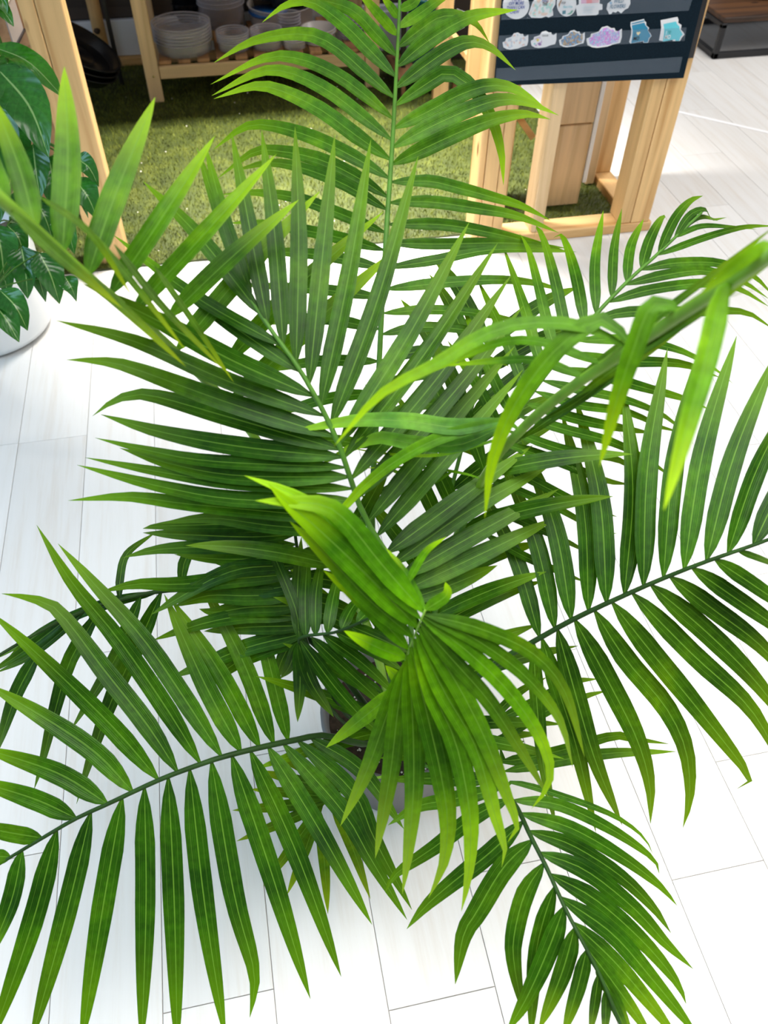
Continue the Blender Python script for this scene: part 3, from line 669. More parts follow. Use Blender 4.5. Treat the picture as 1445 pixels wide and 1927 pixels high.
BL = [  # base px, mid px, tip px, width px, depth base, depth tip
 ((-12, 88), (55, 118), (122, 186), 40, 2.02, 2.0), ((-8, 125), (55, 200), (92, 296), 66, 2.0, 1.97), ((62, 272), (68, 325), (76, 376), 44, 2.1, 2.12),
 ((92, 296), (102, 350), (112, 408), 42, 2.14, 2.18), ((140, 296), (168, 316), (186, 352), 30, 2.12, 2.15), ((140, 338), (166, 372), (184, 414), 42, 2.14, 2.18),
 ((146, 362), (158, 386), (166, 410), 26, 2.17, 2.2), ((-12, 422), (2, 470), (8, 530), 50, 2.1, 2.15), ((40, 462), (48, 510), (52, 562), 44, 2.12, 2.18), ((60, 470), (72, 520), (86, 568), 36, 2.14, 2.2),
 ((74, 476), (96, 520), (112, 572), 46, 2.12, 2.18), ((122, 520), (136, 545), (144, 568), 28, 2.16, 2.2), ((14, 424), (36, 450), (46, 492), 34, 2.14, 2.18),
 ((0, 546), (30, 578), (52, 622), 48, 2.06, 2.08), ((-28, 556), (8, 596), (36, 644), 50, 2.06, 2.06), ((-25, 0), (5, 20), (26, 50), 28, 1.96, 1.95), ((-30, -30), (0, -5), (14, 28), 30, 1.95, 1.94),
 ((-15, 190), (8, 250), (20, 335), 44, 2.06, 2.1), ((-25, 250), (0, 300), (12, 356), 40, 2.1, 2.12), ((25, 240), (42, 275), (55, 318), 34, 2.16, 2.2), ((-30, 320), (-10, 370), (-2, 424), 40, 2.1, 2.12),
 ((90, 300), (118, 320), (140, 365), 38, 2.16, 2.2), ((120, 270), (142, 290), (150, 318), 30, 2.12, 2.14), ((60, 370), (85, 410), (100, 455), 36, 2.16, 2.2), ((100, 410), (128, 440), (140, 478), 34, 2.18, 2.2), ((30, 360), (48, 400), (52, 442), 36, 2.16, 2.2), ((-20, 470), (5, 510), (15, 560), 40, 2.18, 2.22),
 ((10, 100), (20, 150), (20, 190), 36, 2.1, 2.1), ((-20, 150), (0, 200), (6, 250), 44, 2.08, 2.1)]
hubs = [at(-20, 115, 2.08), at(62, 262, 2.2), at(132, 300, 2.2), at(30, 420, 2.22), at(-14, 545, 2.12), at(-18, 220, 2.15), at(-35, -20, 2.0)]
for hb in hubs:
    src = min([s[1] for s in stems], key=lambda s: np.linalg.norm(s-hb)); V, F = tube_geo(catmull([src, (src+hb)/2+np.array([0, 0, .02]), hb], 6), [.004]*6, 6); link('stalk', mesh('stalk', V, F, True), STALK, bp_)
for (b0, m0, t0, wp, d0, d1) in BL:
    B = at(*b0, d0); Mi = at(*m0, (d0+d1)/2-.015); T = at(*t0, d1)
    hb = min(hubs, key=lambda q: np.linalg.norm(q-B))
    V, F, UV = strip(catmull([B, Mi, T], 12), wp*(1.28 if b0[1] < 540 else 1.05)*(d0+d1)/2/FPX, (random.uniform(-.1, .35), -.55+random.uniform(-.2, .2), .8), broadprof, 6, .16, random.uniform(-.2, .2), .07)
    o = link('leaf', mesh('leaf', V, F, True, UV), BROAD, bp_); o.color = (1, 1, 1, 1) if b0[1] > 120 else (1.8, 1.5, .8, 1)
    V, F = tube_geo(catmull([hb, (hb+B)/2+np.array([0, 0, .01]), B], 5), [.0022]*5, 5); link('leaf_stalk', mesh('leaf_stalk', V, F, True), STALK, o)

# ------------------------------------------------------------------ the palm
PX, PY = .175, .70
palm = thing('potted_palm', 'large green palm with arching fronds in a grey pot', 'palm', (PX, PY, 0))
V, F = lathe([(0, .003), (.10, .003), (.112, .008), (.136, .225), (.145, .228), (.145, .25), (.134, .25), (.128, .20), (0, .20)], 48)
link('pot', mesh('pot', [(v[0]+PX, v[1]+PY, v[2]) for v in V], F, True), GREYPOT, palm)
V, F = lathe([(0, .222), (.06, .220), (.130, .214)], 32); so = link('soil', mesh('soil', [(v[0]+PX, v[1]+PY, v[2]) for v in V], F), SOIL, palm)
V = []; F = []
for i in range(160):
    a = rg.uniform(0, 6.28); rr = .125*math.sqrt(rg.random()); s = rg.uniform(.001, .0028); x = PX+rr*math.cos(a); y = PY+rr*math.sin(a); zz = .219; k = len(V)
    V += [(x-s, y, zz), (x+s, y, zz), (x, y-s, zz), (x, y+s, zz), (x, y, zz+s)]; F += [(k, k+2, k+4), (k+2, k+1, k+4), (k+1, k+3, k+4), (k+3, k, k+4)]
o = link('perlite', mesh('perlite', V, F), PERL, so); o['kind'] = 'stuff'
CROWN = np.array([PX, PY, .21])

def lprof(v):
    a = .10+.90*min(1, v/.19)**.62
    if v > .45: a *= max(.012, 1-.45*((v-.45)/.55)-.55*((v-.45)/.55)**3.2)
    return a
INNER = ([], [], [])
class Frond:
    def __init__(self, rachis, tint, rw, mat, taper=.35, hint=(-.1, -.5, .85), dt=.05, fold=.10, soil=True, foot=(0, 0)):
        self.px = np.array(rachis, float); self.tint = tint; self.hint = np.array(hint); self.dt = dt; self.fold = fold
        pts = [at(*p) for p in rachis]
        self.n0 = len(pts)
        if soil: pts.append(CROWN+np.array([foot[0]*.05, foot[1]*.05, 0]))
        P3 = catmull([np.array([*p]) for p in pts], 36); self.P3 = P3
        n = len(P3); rads = [(taper+(1-taper)*(i/(n-1)))*rw for i in range(n)]
        V, F = tube_geo(P3, rads, 7)
        self.o = link('frond', mesh('frond', V, F, True), mat, palm)
    def depth(self, x, y):
        best = None
        for i in range(len(self.px)-1):
            a, b = self.px[i], self.px[i+1]; d = (b-a)[:2]; t = np.clip(((np.array([x, y])-a[:2])@d)/(d@d+1e-9), 0, 1)
            q = a+(b-a)*t; e = np.hypot(q[0]-x, q[1]-y)
            if best is None or e < best[0]: best = (e, q[2], q)
        self.near = best; return best[1]
    def leaf(self, pts, w, dt=None, tint=None, twist=None, hint=None, dbase=None, pk=1.5):
        db = self.depth(*pts[0]) if dbase is None else dbase
        dt = self.dt if dt is None else dt
        self.depth(*pts[0])
        if dbase is None and self.near[0] < 30: pts = [(self.near[2][0], self.near[2][1])]+list(pts[1:]) if self.near[0] < 14 else [(self.near[2][0], self.near[2][1])]+list(pts)
        Q = [np.array([p[0], p[1], 0.]) for p in pts]
        if len(Q) == 2:
            m = (Q[0]+Q[1])/2; d = Q[1]-Q[0]; m += np.array([-d[1], d[0], 0])*random.uniform(-.02, .02); Q = [Q[0], m, Q[1]]
        C = catmull(Q, 15); n = len(C)
        P = [at(c[0], c[1], db+dt*(i/(n-1))**pk) for i, c in enumerate(C)]
        self.add(P, w*(db+.4*dt)/FPX, tint, twist, hint)
    def add(self, P, wid, tint=None, twist=None, hint=None, inner=False):
        h = self.hint if hint is None else np.array(hint); h = h/np.linalg.norm(h)+np.array([random.uniform(-.18, .18), random.uniform(-.15, .15), 0])
        V, F, UV = strip(P, wid*1.1, h, lprof, 4, self.fold, random.uniform(-.35, .35) if twist is None else twist, .02)
        if inner:
            k = len(INNER[0]); INNER[0].extend(V); INNER[1].extend([tuple(i+k for i in f) for f in F]); INNER[2].extend(UV); return
        o = link('leaflet', mesh('leaflet', V, F, True, UV), PALM, self.o)
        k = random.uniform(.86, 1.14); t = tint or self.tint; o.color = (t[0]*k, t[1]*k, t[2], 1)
    def auto(self, i0, i1, n, L, ang, wid, side=(1, -1), droop=.25, tint=None):
        for k in range(n):
            f = i0+(i1-i0)*k/max(1, n-1); i = int(round(f)); i = min(max(i, 1), len(self.P3)-2)
            p = self.P3[i]; t = self.P3[i-1]-self.P3[i+1]; t = t/np.linalg.norm(t)
            s = np.cross(t, self.hint); s /= np.linalg.norm(s)
            for sg_ in side:
                a = math.radians(ang+random.uniform(-9, 9)); d = math.cos(a)*t+math.sin(a)*sg_*s; ll = L*random.uniform(.85, 1.12)
                up = np.array([0, 0, 1.0]); P = []
                for j in range(13):
                    v = j/12; P.append(p+d*ll*v+up*ll*(.18*v-droop*v*v))
                self.add(P, wid, tint, inner=True)
def tf(ox, oy, sc): return lambda L: [(ox+x/sc, oy+y/sc) for x, y in L]
Z1 = tf(0, 200, 2.064); Z2 = tf(745, 350, 2.064); Z3 = tf(400, 700, 2.064); Z4 = tf(0, 900, 1.876); Z5 = tf(745, 950, 1.973); ZA = tf(400, 0, 2.58); Z7 = tf(250, 850, 3.211)
ID = lambda L: list(L)
SHADE = (.62, .72, .9); MD = (1.1, 1.12, 1); BR = (2.3, 2.0, 1.1); PL = (2.2, 2.1, 12); YL = (3.0, 2.4, .9)  # first tint puts the shade low in the palm into leaflet colour

# low light-green frond near the pot
fN = Frond([(590, 1526, 1.43), (620, 1505, 1.41), (680, 1470, 1.38), (735, 1450, 1.38)], (1.7, 1.3, 1), .004, STALKL, foot=(-.6, -.4))
for L in ([(612, 1500), (437, 1525)], [(610, 1508), (445, 1583)], [(608, 1514), (495, 1668)], [(604, 1520), (540, 1684)], [(600, 1520), (610, 1620), (617, 1720)], [(628, 1512), (665, 1600), (697, 1692)],
          [(625, 1500), (470, 1485)], [(640, 1490), (480, 1450)], [(640, 1500), (700, 1570), (740, 1650)], [(650, 1480), (520, 1425)]):
    fN.leaf(L, 20, .02)
# low right frond with level leaflets
fO = Frond([(985, 1395, 1.34), (930, 1410, 1.33), (860, 1425, 1.34), (800, 1440, 1.36)], MD, .004, STALK, foot=(.7, .2))
for L, w_ in (([(400, 950), (600, 915), (800, 858), (880, 868), (1015, 888)], 20), ([(400, 990), (600, 950), (800, 922), (1040, 916)], 21), ([(390, 870), (550, 770), (700, 712), (785, 690)], 18), ([(370, 800), (520, 730), (650, 660), (752, 646)], 18),
          ([(330, 820), (450, 700), (560, 640)], 16), ([(300, 900), (420, 860), (540, 850)], 18), ([(180, 960), (80, 930), (-60, 940)], 20)):
    fO.leaf(Z5(L), w_, .03)
# horizontal frond in the shade tint, running to the left edge
fK = Frond([(-40, 1262, 1.18), (0, 1232, 1.2), (107, 1172, 1.24), (203, 1135, 1.27), (309, 1112, 1.29), (400, 1115, 1.3), (500, 1150, 1.3), (600, 1220, 1.3), (690, 1330, 1.32)], SHADE, .006, STALKD, foot=(-.8, .1))
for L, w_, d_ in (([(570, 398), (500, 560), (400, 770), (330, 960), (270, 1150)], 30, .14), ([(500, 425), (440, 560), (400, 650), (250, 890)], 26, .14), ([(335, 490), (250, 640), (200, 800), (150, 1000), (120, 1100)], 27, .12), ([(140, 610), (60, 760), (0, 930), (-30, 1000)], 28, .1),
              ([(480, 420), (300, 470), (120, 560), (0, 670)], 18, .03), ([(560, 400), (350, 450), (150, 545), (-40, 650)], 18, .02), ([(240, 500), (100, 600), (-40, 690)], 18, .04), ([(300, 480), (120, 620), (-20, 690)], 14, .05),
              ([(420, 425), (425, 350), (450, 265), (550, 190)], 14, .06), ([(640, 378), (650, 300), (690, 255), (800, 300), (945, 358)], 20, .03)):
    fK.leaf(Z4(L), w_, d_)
# dense frond in the shade tint: leaflets level to the left
fM = Frond([(545, 900, 1.10), (552, 980, 1.14), (562, 1060, 1.17), (565, 1140, 1.2), (585, 1230, 1.24), (660, 1350, 1.3)], SHADE, .006, STALKD, foot=(-.4, .5))
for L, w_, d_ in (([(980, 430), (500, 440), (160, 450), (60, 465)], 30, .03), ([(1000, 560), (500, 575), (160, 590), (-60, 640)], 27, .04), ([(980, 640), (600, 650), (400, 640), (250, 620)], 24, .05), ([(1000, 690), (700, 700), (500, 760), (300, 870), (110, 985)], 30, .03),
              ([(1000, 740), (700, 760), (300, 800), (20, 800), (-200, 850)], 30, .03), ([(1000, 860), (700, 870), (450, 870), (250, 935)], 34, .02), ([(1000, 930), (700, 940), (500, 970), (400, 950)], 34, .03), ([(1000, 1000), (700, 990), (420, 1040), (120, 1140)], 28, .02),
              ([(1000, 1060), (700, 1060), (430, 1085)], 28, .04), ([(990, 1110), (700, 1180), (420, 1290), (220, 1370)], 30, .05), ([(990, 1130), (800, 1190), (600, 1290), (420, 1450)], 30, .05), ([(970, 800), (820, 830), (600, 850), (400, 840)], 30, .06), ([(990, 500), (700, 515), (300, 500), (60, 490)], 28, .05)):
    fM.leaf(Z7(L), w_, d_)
for L, w_ in (([(1000, 620), (1180, 640), (1350, 700)], 30), ([(1010, 760), (1200, 780), (1400, 860)], 30), ([(1020, 880), (1200, 930), (1400, 1000)], 32), ([(1010, 980), (1200, 990), (1400, 1020)], 32), ([(980, 1150), (960, 1220), (930, 1300)], 22), ([(985, 1150), (1010, 1260), (1060, 1400)], 24),
              ([(970, 1150), (900, 1260), (860, 1400)], 24)):
    fM.leaf(Z7(L), w_, .05)
# top frond, nearest the shelf
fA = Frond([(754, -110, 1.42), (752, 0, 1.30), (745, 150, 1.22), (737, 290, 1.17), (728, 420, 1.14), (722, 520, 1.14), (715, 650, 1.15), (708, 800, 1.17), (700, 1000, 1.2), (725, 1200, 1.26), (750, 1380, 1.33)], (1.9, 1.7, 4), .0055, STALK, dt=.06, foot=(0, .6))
for L, w_ in (([(905, 90), (870, 40), (820, -20)], 14), ([(903, 175), (800, 60), (690, -60)], 17), ([(895, 275), (800, 170), (680, 50), (510, 0), (350, 10)], 22), ([(887, 375), (760, 240), (640, 120), (480, 10), (350, 30), (240, 110)], 25), ([(880, 478), (740, 350), (580, 215), (430, 165), (200, 200), (5, 305)], 24), ([(872, 580), (740, 460), (600, 360), (420, 285), (250, 285), (-10, 410)], 22),
          ([(865, 683), (720, 560), (560, 440), (380, 355), (230, 350), (-5, 465)], 23), ([(858, 778), (700, 660), (520, 530), (330, 440), (200, 420), (5, 480)], 26), ([(850, 868), (680, 760), (480, 665), (280, 610), (150, 620), (0, 730)], 24), ([(842, 960), (700, 860), (520, 775), (330, 735), (200, 740), (20, 870)], 24),
          ([(835, 1020), (650, 900), (450, 820), (280, 790), (100, 830)], 20), ([(825, 1130), (600, 1030), (400, 960), (200, 935), (40, 945)], 20), ([(820, 1215), (600, 1150), (400, 1110), (200, 1080), (80, 1085)], 20),
          ([(915, 50), (980, 10), (1020, -60)], 16), ([(920, 135), (1000, 70), (1100, 0), (1180, -40)], 19), ([(912, 230), (1000, 150), (1100, 85), (1200, 80), (1280, 120), (1345, 210)], 24), ([(905, 325), (1030, 210), (1180, 115), (1300, 70), (1480, 48)], 27),
          ([(900, 428), (1030, 320), (1150, 240), (1250, 205), (1350, 235), (1470, 340)], 27), ([(893, 515), (1020, 420), (1140, 355), (1260, 430), (1350, 570), (1400, 740), (1412, 900)], 26), ([(885, 625), (1050, 540), (1200, 460), (1350, 415), (1480, 440), (1640, 550)], 27), ([(878, 718), (1050, 620), (1250, 530), (1400, 485), (1530, 500), (1680, 560)], 28), ([(870, 800), (1050, 710), (1250, 620), (1400, 570), (1530, 555), (1640, 580)], 28),
          ([(862, 885), (1050, 880), (1200, 915), (1350, 955), (1500, 1000), (1640, 1070)], 21), ([(858, 985), (1050, 980), (1300, 1015), (1480, 1050), (1680, 1130)], 21), ([(850, 1090), (1100, 1090), (1300, 1120), (1500, 1165), (1720, 1220)], 20), ([(845, 1180), (1100, 1185), (1445, 1180), (1720, 1205)], 19)):
    fA.leaf(ZA(L), w_, tint=(MD if L[0][1] > 840 else None), hint=((.3, -.75, .6) if L[-1][0] > 900 else (-.5, -.7, .6)))
for L in ([(722, 505), (820, 490), (930, 470), (1085, 474)], [(720, 545), (830, 533), (930, 527), (1000, 532), (1072, 550)], [(716, 590), (800, 584), (880, 588), (960, 602), (1016, 616)], [(713, 630), (800, 616), (900, 625), (977, 650)], [(712, 680), (800, 660), (900, 670), (960, 690)], [(709, 730), (800, 705), (900, 725)],
          [(722, 505), (600, 480), (450, 470)], [(718, 560), (600, 545), (440, 535)], [(714, 620), (600, 600), (450, 610)], [(711, 680), (600, 680), (480, 700)], [(709, 740), (620, 750), (480, 790)], [(707, 790), (810, 760), (920, 790)], [(706, 840), (600, 830), (470, 870)], [(704, 880), (820, 830), (930, 870)], [(702, 930), (820, 900), (920, 950)]):
    fA.leaf(L, 20, .06, MD)
# upper right frond
fI = Frond([(1320, 400, 1.17), (1273, 444, 1.15), (1234, 481, 1.13), (1176, 534, 1.11), (1103, 612, 1.09), (1016, 718, 1.09), (960, 800, 1.1), (900, 920, 1.13), (840, 1080, 1.18), (790, 1260, 1.25), (765, 1400, 1.33)], MD, .0055, STALK, foot=(.5, .4))
for L, w_ in (([(765, 490), (772, 300), (805, 95)], 19), ([(830, 430), (845, 250), (877, 88)], 18), ([(890, 370), (910, 240), (962, 128)], 18), ([(950, 320), (985, 210), (1035, 120), (1055, 135)], 19), ([(1015, 260), (1080, 130), (1140, 60), (1192, 38)], 19), ([(1080, 205), (1140, 115), (1200, 92), (1225, 130), (1285, 122)], 13), ([(1090, 195), (1140, 140), (1190, 120), (1250, 135)], 11),
          ([(725, 540), (705, 380), (670, 250), (640, 190), (612, 200)], 20), ([(665, 585), (620, 380), (580, 230), (548, 160), (535, 200)], 20), ([(610, 610), (555, 400), (515, 250), (480, 185)], 19), ([(560, 690), (500, 480), (415, 230)], 21), ([(500, 780), (420, 580), (315, 360)], 20), ([(440, 870), (350, 680), (255, 460)], 20), ([(400, 940), (320, 780), (200, 600)], 20),
          ([(1010, 272), (1200, 200), (1350, 160), (1470, 155)], 12), ([(1085, 205), (1180, 158), (1300, 160), (1400, 168)], 10), ([(950, 330), (1080, 300), (1250, 300), (1380, 345), (1470, 430)], 17), ([(890, 390), (1050, 345), (1200, 330), (1340, 370), (1450, 440)], 18), ([(825, 457), (980, 405), (1200, 378), (1330, 400), (1450, 470)], 18), ([(755, 525), (900, 490), (1150, 490), (1350, 490), (1470, 560)], 19), ([(690, 600), (900, 600), (1100, 640), (1250, 720), (1310, 770)], 19), ([(650, 650), (850, 680), (1100, 690), (1260, 745)], 20),
          ([(600, 710), (800, 740), (950, 780), (1130, 830), (1220, 870)], 20), ([(570, 760), (700, 790), (900, 835), (1050, 900), (1150, 990)], 19), ([(540, 800), (700, 850), (900, 880), (1050, 945), (1110, 940)], 17), ([(510, 850), (700, 905), (900, 945), (1000, 960)], 20), ([(480, 900), (650, 945), (850, 1000), (1000, 1080), (1080, 1140)], 18), ([(450, 960), (650, 1025), (850, 1060), (970, 1130)], 18), ([(430, 1010), (600, 1060), (800, 1140), (910, 1160)], 20), ([(410, 1080), (600, 1180), (750, 1250), (860, 1285)], 18), ([(390, 1150), (600, 1240), (780, 1335), (860, 1350)], 18), ([(370, 1250), (550, 1330), (700, 1400), (760, 1440)], 16), ([(340, 1350), (500, 1440), (640, 1500), (740, 1540)], 16)):
    fI.leaf(Z2(L), w_, .09, hint=((.35, -.5, .8) if L[-1][0] > L[0][0]+150 else None))
# hidden frond that fills the middle
fP = Frond([(930, 600, 1.24), (905, 700, 1.22), (875, 820, 1.21), (840, 960, 1.22), (810, 1100, 1.24), (780, 1260, 1.29)], MD, .005, STALK, foot=(.2, .5))
fP.auto(3, 26, 8, .21, 45, .022, droop=.3)
fI.auto(19, 26, 4, .20, 50, .022, side=(1, -1), droop=.2)
# right dark frond
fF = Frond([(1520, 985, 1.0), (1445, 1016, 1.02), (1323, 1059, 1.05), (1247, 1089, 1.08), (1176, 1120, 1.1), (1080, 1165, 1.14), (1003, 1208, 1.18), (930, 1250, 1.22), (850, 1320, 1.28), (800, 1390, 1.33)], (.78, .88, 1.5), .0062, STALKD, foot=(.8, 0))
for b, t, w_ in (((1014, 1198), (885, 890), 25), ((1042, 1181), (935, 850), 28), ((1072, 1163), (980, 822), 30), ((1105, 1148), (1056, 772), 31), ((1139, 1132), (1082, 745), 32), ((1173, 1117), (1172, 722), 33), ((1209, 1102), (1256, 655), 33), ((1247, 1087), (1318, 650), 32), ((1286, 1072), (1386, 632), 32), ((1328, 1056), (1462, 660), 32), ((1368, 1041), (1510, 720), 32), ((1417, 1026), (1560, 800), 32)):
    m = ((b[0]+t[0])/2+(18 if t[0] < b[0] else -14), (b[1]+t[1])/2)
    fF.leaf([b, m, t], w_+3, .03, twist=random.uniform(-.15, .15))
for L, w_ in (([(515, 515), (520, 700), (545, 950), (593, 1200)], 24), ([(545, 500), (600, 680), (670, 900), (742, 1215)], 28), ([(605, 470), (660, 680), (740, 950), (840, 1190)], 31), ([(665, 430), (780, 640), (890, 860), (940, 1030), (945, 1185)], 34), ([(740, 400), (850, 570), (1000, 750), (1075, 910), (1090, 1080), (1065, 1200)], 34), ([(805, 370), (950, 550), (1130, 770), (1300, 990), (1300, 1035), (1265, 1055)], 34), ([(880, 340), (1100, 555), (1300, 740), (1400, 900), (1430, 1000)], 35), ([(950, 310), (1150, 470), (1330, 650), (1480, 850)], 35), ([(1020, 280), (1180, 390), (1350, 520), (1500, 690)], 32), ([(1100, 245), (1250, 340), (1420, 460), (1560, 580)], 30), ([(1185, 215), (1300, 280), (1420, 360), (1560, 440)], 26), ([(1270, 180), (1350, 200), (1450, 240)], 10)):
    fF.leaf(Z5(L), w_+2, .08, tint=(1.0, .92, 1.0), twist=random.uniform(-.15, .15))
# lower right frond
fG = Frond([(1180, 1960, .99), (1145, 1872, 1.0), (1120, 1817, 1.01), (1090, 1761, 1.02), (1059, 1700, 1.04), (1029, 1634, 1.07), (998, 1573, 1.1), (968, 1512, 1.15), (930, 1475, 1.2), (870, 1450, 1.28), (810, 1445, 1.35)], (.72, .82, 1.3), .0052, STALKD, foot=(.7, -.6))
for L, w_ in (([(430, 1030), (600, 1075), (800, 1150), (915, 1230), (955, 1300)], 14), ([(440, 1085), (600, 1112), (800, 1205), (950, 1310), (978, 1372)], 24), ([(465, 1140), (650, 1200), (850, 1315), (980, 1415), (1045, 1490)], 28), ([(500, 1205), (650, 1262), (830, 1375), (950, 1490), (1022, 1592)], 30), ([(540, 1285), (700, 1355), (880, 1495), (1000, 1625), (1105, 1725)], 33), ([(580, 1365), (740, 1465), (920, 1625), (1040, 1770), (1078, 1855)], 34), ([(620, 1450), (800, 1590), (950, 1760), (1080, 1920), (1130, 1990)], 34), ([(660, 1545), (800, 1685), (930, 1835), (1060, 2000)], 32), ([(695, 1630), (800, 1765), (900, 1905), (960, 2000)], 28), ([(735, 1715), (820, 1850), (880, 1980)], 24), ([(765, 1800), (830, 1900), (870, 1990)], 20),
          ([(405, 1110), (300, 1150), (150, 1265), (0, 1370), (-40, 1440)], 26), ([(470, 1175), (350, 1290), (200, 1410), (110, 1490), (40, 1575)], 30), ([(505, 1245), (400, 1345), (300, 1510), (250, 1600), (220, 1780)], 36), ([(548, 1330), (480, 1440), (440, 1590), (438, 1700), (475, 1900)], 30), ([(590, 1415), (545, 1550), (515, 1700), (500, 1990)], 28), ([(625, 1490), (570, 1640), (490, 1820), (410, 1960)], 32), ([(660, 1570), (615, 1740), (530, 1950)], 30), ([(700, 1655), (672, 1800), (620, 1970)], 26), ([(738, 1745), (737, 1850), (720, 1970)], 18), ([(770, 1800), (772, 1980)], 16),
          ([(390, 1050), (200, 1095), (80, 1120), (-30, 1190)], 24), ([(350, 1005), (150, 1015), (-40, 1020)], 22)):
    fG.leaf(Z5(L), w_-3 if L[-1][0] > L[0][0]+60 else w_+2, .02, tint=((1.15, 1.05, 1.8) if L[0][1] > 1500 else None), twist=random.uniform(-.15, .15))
# lower left frond
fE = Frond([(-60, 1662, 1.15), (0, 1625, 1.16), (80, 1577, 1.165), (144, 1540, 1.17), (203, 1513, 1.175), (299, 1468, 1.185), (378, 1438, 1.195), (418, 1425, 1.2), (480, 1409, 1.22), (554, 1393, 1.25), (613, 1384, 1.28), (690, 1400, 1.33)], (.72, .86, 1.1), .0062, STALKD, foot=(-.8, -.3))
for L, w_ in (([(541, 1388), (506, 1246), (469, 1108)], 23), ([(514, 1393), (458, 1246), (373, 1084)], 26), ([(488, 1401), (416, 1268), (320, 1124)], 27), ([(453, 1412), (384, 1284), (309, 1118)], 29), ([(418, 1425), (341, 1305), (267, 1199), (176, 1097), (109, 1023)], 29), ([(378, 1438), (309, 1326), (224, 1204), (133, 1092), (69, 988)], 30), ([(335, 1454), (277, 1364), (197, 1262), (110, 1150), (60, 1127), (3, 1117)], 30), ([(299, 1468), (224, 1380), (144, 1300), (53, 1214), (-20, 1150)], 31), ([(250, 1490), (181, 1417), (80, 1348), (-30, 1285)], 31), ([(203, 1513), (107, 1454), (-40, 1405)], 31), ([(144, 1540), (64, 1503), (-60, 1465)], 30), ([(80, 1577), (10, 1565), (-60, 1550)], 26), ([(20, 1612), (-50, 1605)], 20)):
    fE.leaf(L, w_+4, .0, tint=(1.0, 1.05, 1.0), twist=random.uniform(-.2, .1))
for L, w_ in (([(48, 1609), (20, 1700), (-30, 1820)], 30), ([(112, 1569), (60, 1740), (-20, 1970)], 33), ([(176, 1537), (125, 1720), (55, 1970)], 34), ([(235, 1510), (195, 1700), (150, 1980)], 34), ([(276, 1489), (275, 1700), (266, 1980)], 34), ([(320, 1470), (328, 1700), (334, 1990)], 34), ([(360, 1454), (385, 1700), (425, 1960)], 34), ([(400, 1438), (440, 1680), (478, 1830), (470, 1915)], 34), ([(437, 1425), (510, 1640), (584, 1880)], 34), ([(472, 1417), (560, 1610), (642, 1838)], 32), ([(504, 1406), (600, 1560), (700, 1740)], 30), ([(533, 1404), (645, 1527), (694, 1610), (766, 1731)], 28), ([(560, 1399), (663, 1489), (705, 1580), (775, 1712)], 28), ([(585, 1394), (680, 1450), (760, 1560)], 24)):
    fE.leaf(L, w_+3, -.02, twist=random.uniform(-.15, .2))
# central upright frond
fC = Frond([(415, 478, .99), (436, 510, .97), (504, 612, .95), (572, 709, .95), (635, 830, .97), (680, 960, 1.02), (720, 1030, 1.06), (765, 1110, 1.11), (775, 1250, 1.2), (762, 1400, 1.32)], (.95, .98, 1), .0055, STALK, foot=(-.1, .2))
for L, w_ in (([(470, 558), (415, 410), (370, 277)], 20), ([(476, 566), (425, 420), (385, 270)], 22), ([(482, 600), (370, 440), (269, 341)], 26), ([(504, 612), (470, 430), (436, 251)], 27), ([(538, 650), (517, 440), (492, 243)], 28), ([(562, 684), (562, 450), (555, 238)], 29), ([(579, 728), (607, 480), (630, 254)], 30), ([(606, 767), (658, 510), (698, 262)], 31), ([(630, 800), (712, 560), (787, 293)], 32), ([(645, 835), (770, 630), (883, 418)], 32), ([(655, 860), (800, 665), (936, 458)], 31), ([(668, 900), (820, 715), (962, 518)], 31), ([(680, 935), (840, 755), (984, 576)], 30), ([(695, 980), (835, 810), (968, 652)], 29), ([(708, 1010), (850, 850), (984, 696)], 29), ([(728, 1040), (836, 961), (1002, 838)], 32), ([(742, 1060), (880, 962), (1040, 872)], 32), ([(755, 1085), (900, 1002), (1052, 920)], 32), ([(766, 1108), (900, 1045), (1048, 974)], 32), ([(772, 1128), (850, 1100), (936, 1064)], 30)):
    fC.leaf(L, w_+2, .05, twist=random.uniform(-.2, .2))
for L, w_ in (([(528, 655), (370, 560), (213, 442)], 22), ([(562, 704), (420, 600), (276, 486)], 24), ([(591, 747), (440, 680), (290, 600), (155, 534)], 36), ([(606, 786), (430, 718), (260, 645), (105, 603)], 30), ([(625, 825), (430, 758), (250, 693), (190, 680), (125, 677)], 33), ([(636, 848), (420, 782), (275, 743), (215, 755), (174, 783)], 32), ([(642, 862), (450, 840), (300, 812), (190, 780)], 31), ([(652, 880), (400, 868), (280, 848), (179, 824)], 22), ([(658, 898), (450, 895), (330, 875), (225, 843)], 32), ([(666, 920), (450, 910), (300, 888), (160, 861)], 22), ([(674, 942), (450, 940), (300, 915), (145, 875)], 26), ([(688, 982), (500, 962), (350, 948), (240, 935), (128, 942)], 27), ([(700, 1005), (520, 990), (400, 975), (300, 985)], 26)):
    fC.leaf(L, w_+3, {155: -.17, 105: -.08, 125: -.02}.get(L[-1][0], .07), tint=(.85, .95, 1), twist=random.uniform(-.15, .15))
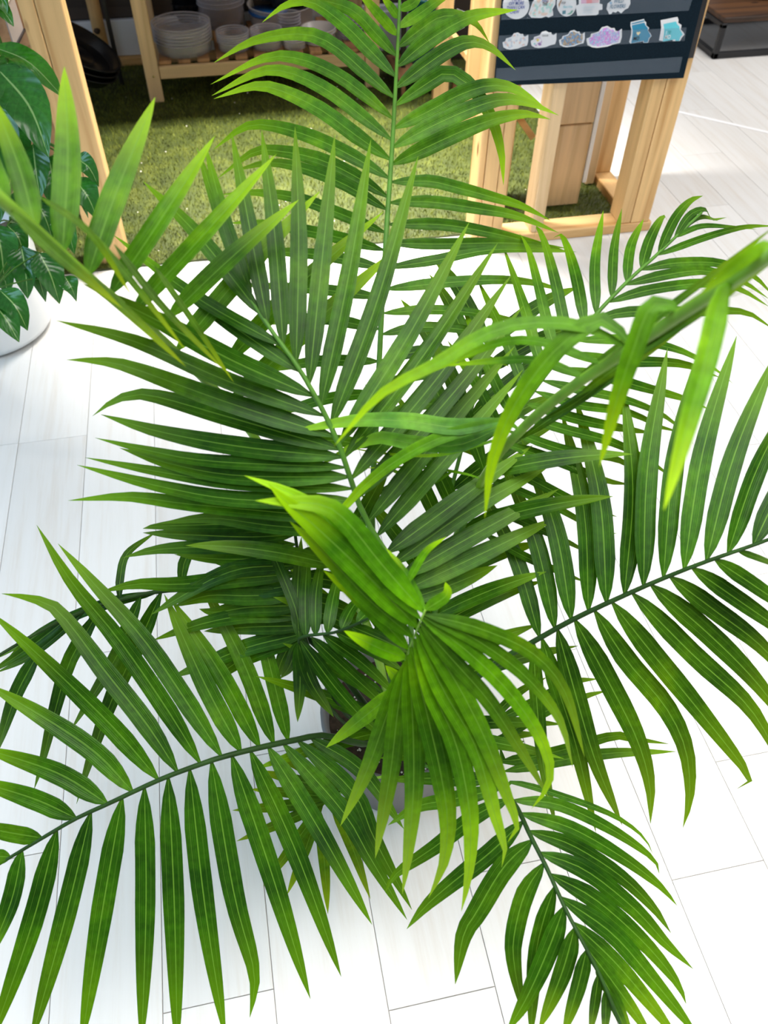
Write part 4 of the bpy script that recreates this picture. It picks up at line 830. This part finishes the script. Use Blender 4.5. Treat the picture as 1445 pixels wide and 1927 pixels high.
# small frond left of centre
fL = Frond([(740, 1140, 1.0), (700, 1160, 1.03), (633, 1189, 1.08), (560, 1204, 1.13), (575, 1260, 1.2), (660, 1370, 1.31)], (.62, .75, 1.1), .0042, STALKD, foot=(-.3, .1))
for L, w_, t_ in (([(335, 1035), (330, 850), (345, 640)], 22, SHADE), ([(362, 1032), (360, 860), (372, 680)], 20, SHADE), ([(400, 1026), (402, 860), (430, 700)], 20, SHADE), ([(445, 1015), (470, 870), (500, 760)], 20, SHADE), ([(500, 1000), (540, 920), (600, 850)], 20, SHADE), ([(560, 978), (620, 920), (680, 890)], 20, None), ([(332, 1030), (325, 930), (250, 740), (190, 610), (90, 520)], 17, SHADE),
              ([(340, 1045), (480, 1230), (600, 1360), (700, 1440)], 24, None), ([(385, 1038), (500, 1140), (620, 1250), (700, 1330)], 23, None), ([(430, 1030), (580, 1130), (720, 1260)], 22, None), ([(480, 1018), (620, 1080), (740, 1160)], 22, None), ([(540, 1000), (660, 1040), (760, 1090)], 22, None), ([(330, 1048), (380, 1200), (470, 1340)], 24, SHADE), ([(326, 1050), (300, 1140), (265, 1190)], 20, SHADE), ([(330, 1050), (340, 1200), (330, 1360)], 22, SHADE)):
    fL.leaf(Z3(L), w_+2, .06, t_)
# near left frond, close to the lens
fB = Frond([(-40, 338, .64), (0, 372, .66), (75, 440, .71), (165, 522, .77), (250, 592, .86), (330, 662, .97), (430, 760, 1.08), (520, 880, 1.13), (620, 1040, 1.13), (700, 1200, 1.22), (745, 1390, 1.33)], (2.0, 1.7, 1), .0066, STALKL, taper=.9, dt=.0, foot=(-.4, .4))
for L, w_ in (([(20, 380), (-20, 310), (-60, 200)], 38), ([(76, 425), (38, 320), (-15, 180)], 38), ([(123, 472), (128, 300), (121, 125)], 44), ([(172, 513), (216, 370), (292, 183)], 42), ([(214, 547), (292, 430), (405, 255)], 38), ([(268, 568), (385, 440), (520, 290)], 35), ([(315, 600), (430, 490), (562, 376)], 34), ([(350, 640), (470, 500), (602, 360)], 34), ([(420, 690), (560, 540), (722, 398)], 32), ([(450, 740), (600, 600), (745, 470)], 30)):
    fB.leaf(L, w_+3, .02, twist=random.uniform(-.15, .15))
for L, w_ in (([(75, 370), (170, 440), (250, 560)], 13), ([(150, 415), (240, 520), (350, 660)], 13), ([(215, 460), (300, 570), (425, 700)], 13), ([(20, 395), (110, 480), (230, 580)], 22), ([(120, 490), (220, 570), (350, 690)], 18), ([(290, 500), (360, 600), (440, 720)], 11)):
    fB.leaf(L, w_, .03, tint=(2.2, 1.5, 1.2), dbase=fB.depth(*L[0])-.005)
fB.auto(21, 26, 3, .20, 45, .022, droop=.25, tint=SHADE)
# near right frond, close to the lens
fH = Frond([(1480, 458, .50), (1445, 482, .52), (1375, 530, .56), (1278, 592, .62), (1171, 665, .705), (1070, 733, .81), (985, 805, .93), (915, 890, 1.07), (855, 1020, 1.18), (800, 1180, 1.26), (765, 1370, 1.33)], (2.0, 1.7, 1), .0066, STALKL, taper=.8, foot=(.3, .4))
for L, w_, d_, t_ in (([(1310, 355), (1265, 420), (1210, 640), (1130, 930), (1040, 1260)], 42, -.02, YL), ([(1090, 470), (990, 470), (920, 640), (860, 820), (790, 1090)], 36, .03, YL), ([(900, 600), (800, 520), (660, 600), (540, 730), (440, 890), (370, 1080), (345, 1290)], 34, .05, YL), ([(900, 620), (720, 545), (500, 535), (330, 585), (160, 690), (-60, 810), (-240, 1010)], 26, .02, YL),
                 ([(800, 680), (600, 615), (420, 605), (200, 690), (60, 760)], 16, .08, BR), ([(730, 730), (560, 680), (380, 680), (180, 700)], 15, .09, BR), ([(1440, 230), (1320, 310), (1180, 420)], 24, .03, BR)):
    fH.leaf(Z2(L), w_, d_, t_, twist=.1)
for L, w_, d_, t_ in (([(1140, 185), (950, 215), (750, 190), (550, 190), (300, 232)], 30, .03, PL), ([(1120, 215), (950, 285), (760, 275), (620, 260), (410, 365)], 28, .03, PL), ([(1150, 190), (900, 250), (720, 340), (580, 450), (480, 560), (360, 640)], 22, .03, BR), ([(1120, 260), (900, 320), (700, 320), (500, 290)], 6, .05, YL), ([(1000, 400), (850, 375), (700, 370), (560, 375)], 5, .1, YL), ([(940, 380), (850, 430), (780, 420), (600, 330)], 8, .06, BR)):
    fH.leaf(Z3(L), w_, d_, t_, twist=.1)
for L, w_ in (([(560, 915), (700, 840), (900, 690), (1050, 610)], 14), ([(480, 985), (650, 870), (900, 700), (1180, 500)], 20), ([(700, 820), (950, 640), (1200, 480), (1460, 300)], 22), ([(900, 660), (1100, 540), (1300, 430), (1480, 390)], 16), ([(640, 800), (860, 630), (1050, 480), (1250, 330), (1480, 150)], 16)):
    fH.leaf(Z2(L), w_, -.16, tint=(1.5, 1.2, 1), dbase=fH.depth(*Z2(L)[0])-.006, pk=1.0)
fH.auto(25, 30, 3, .30, 55, .022, droop=.2, tint=MD)
# young bright frond at the centre
fJ = Frond([(800, 1148, .82), (790, 1172, .84), (778, 1200, .87), (766, 1233, .91), (757, 1262, .95), (748, 1310, 1.05), (745, 1380, 1.2)], (2.3, 2.0, .9), .0034, STALKL, foot=(0, -.1))
for L, w_ in (([(797, 1156), (900, 1182), (1000, 1228), (1062, 1300), (1100, 1425)], 26), ([(795, 1160), (880, 1195), (980, 1265), (1050, 1350), (1078, 1445)], 26), ([(793, 1165), (870, 1218), (960, 1305), (1022, 1400), (1034, 1470), (1000, 1522)], 29), ([(790, 1172), (850, 1240), (920, 1320), (985, 1420), (1032, 1500)], 28), ([(787, 1180), (850, 1270), (908, 1380), (948, 1482), (973, 1555), (955, 1585)], 33), ([(782, 1190), (835, 1300), (895, 1406), (930, 1530), (950, 1600), (944, 1632)], 37), ([(778, 1200), (818, 1310), (858, 1400), (884, 1533), (882, 1640), (868, 1715)], 38), ([(772, 1215), (800, 1330), (828, 1450), (842, 1545), (834, 1625), (806, 1690)], 40), ([(766, 1230), (776, 1350), (778, 1480), (768, 1600), (757, 1682)], 38), ([(762, 1240), (748, 1340), (735, 1450), (716, 1560), (706, 1615)], 34), ([(758, 1250), (726, 1350), (690, 1450), (640, 1555)], 32), ([(749, 1296), (690, 1345), (613, 1407)], 28)):
    fJ.leaf(L, w_, .12, tint=((1.6, 1.4, .9) if L[-1][0] > 1010 else None), twist=random.uniform(-.15, .15))
for L, w_, d_ in (([(797, 1153), (715, 1058), (657, 986), (613, 952), (550, 945), (480, 942)], 40, -.06), ([(783, 1180), (691, 1083), (594, 991), (545, 950), (505, 911)], 46, -.09), ([(775, 1199), (691, 1126), (618, 1049), (545, 981)], 32, -.08), ([(766, 1221), (715, 1165), (652, 1107), (608, 1073)], 26, -.06), ([(761, 1238), (710, 1218), (647, 1187)], 27, -.06), ([(771, 1289), (748, 1275), (725, 1252)], 26, -.04), ([(790, 1165), (720, 1090), (640, 1010), (600, 960), (540, 925), (460, 895)], 30, -.03),
                ([(792, 1145), (770, 1090), (750, 1060), (725, 1030)], 14, .06), ([(795, 1140), (840, 1120), (838, 1095)], 22, .05), ([(765, 1100), (800, 1040), (840, 1010)], 14, .08)):
    fJ.leaf(L, w_, d_, tint=(3.0, 2.7, .9) if w_ > 24 else BR, twist=random.uniform(-.15, .15), pk=1.0)
# small shaded leaflets deep inside the crown, too many and too hidden to tell apart
o = link('inner_leaflets', mesh('inner_leaflets', INNER[0], INNER[1], True, INNER[2]), PALM, palm); o['kind'] = 'stuff'; o.color = (.9, .95, 1, 1)
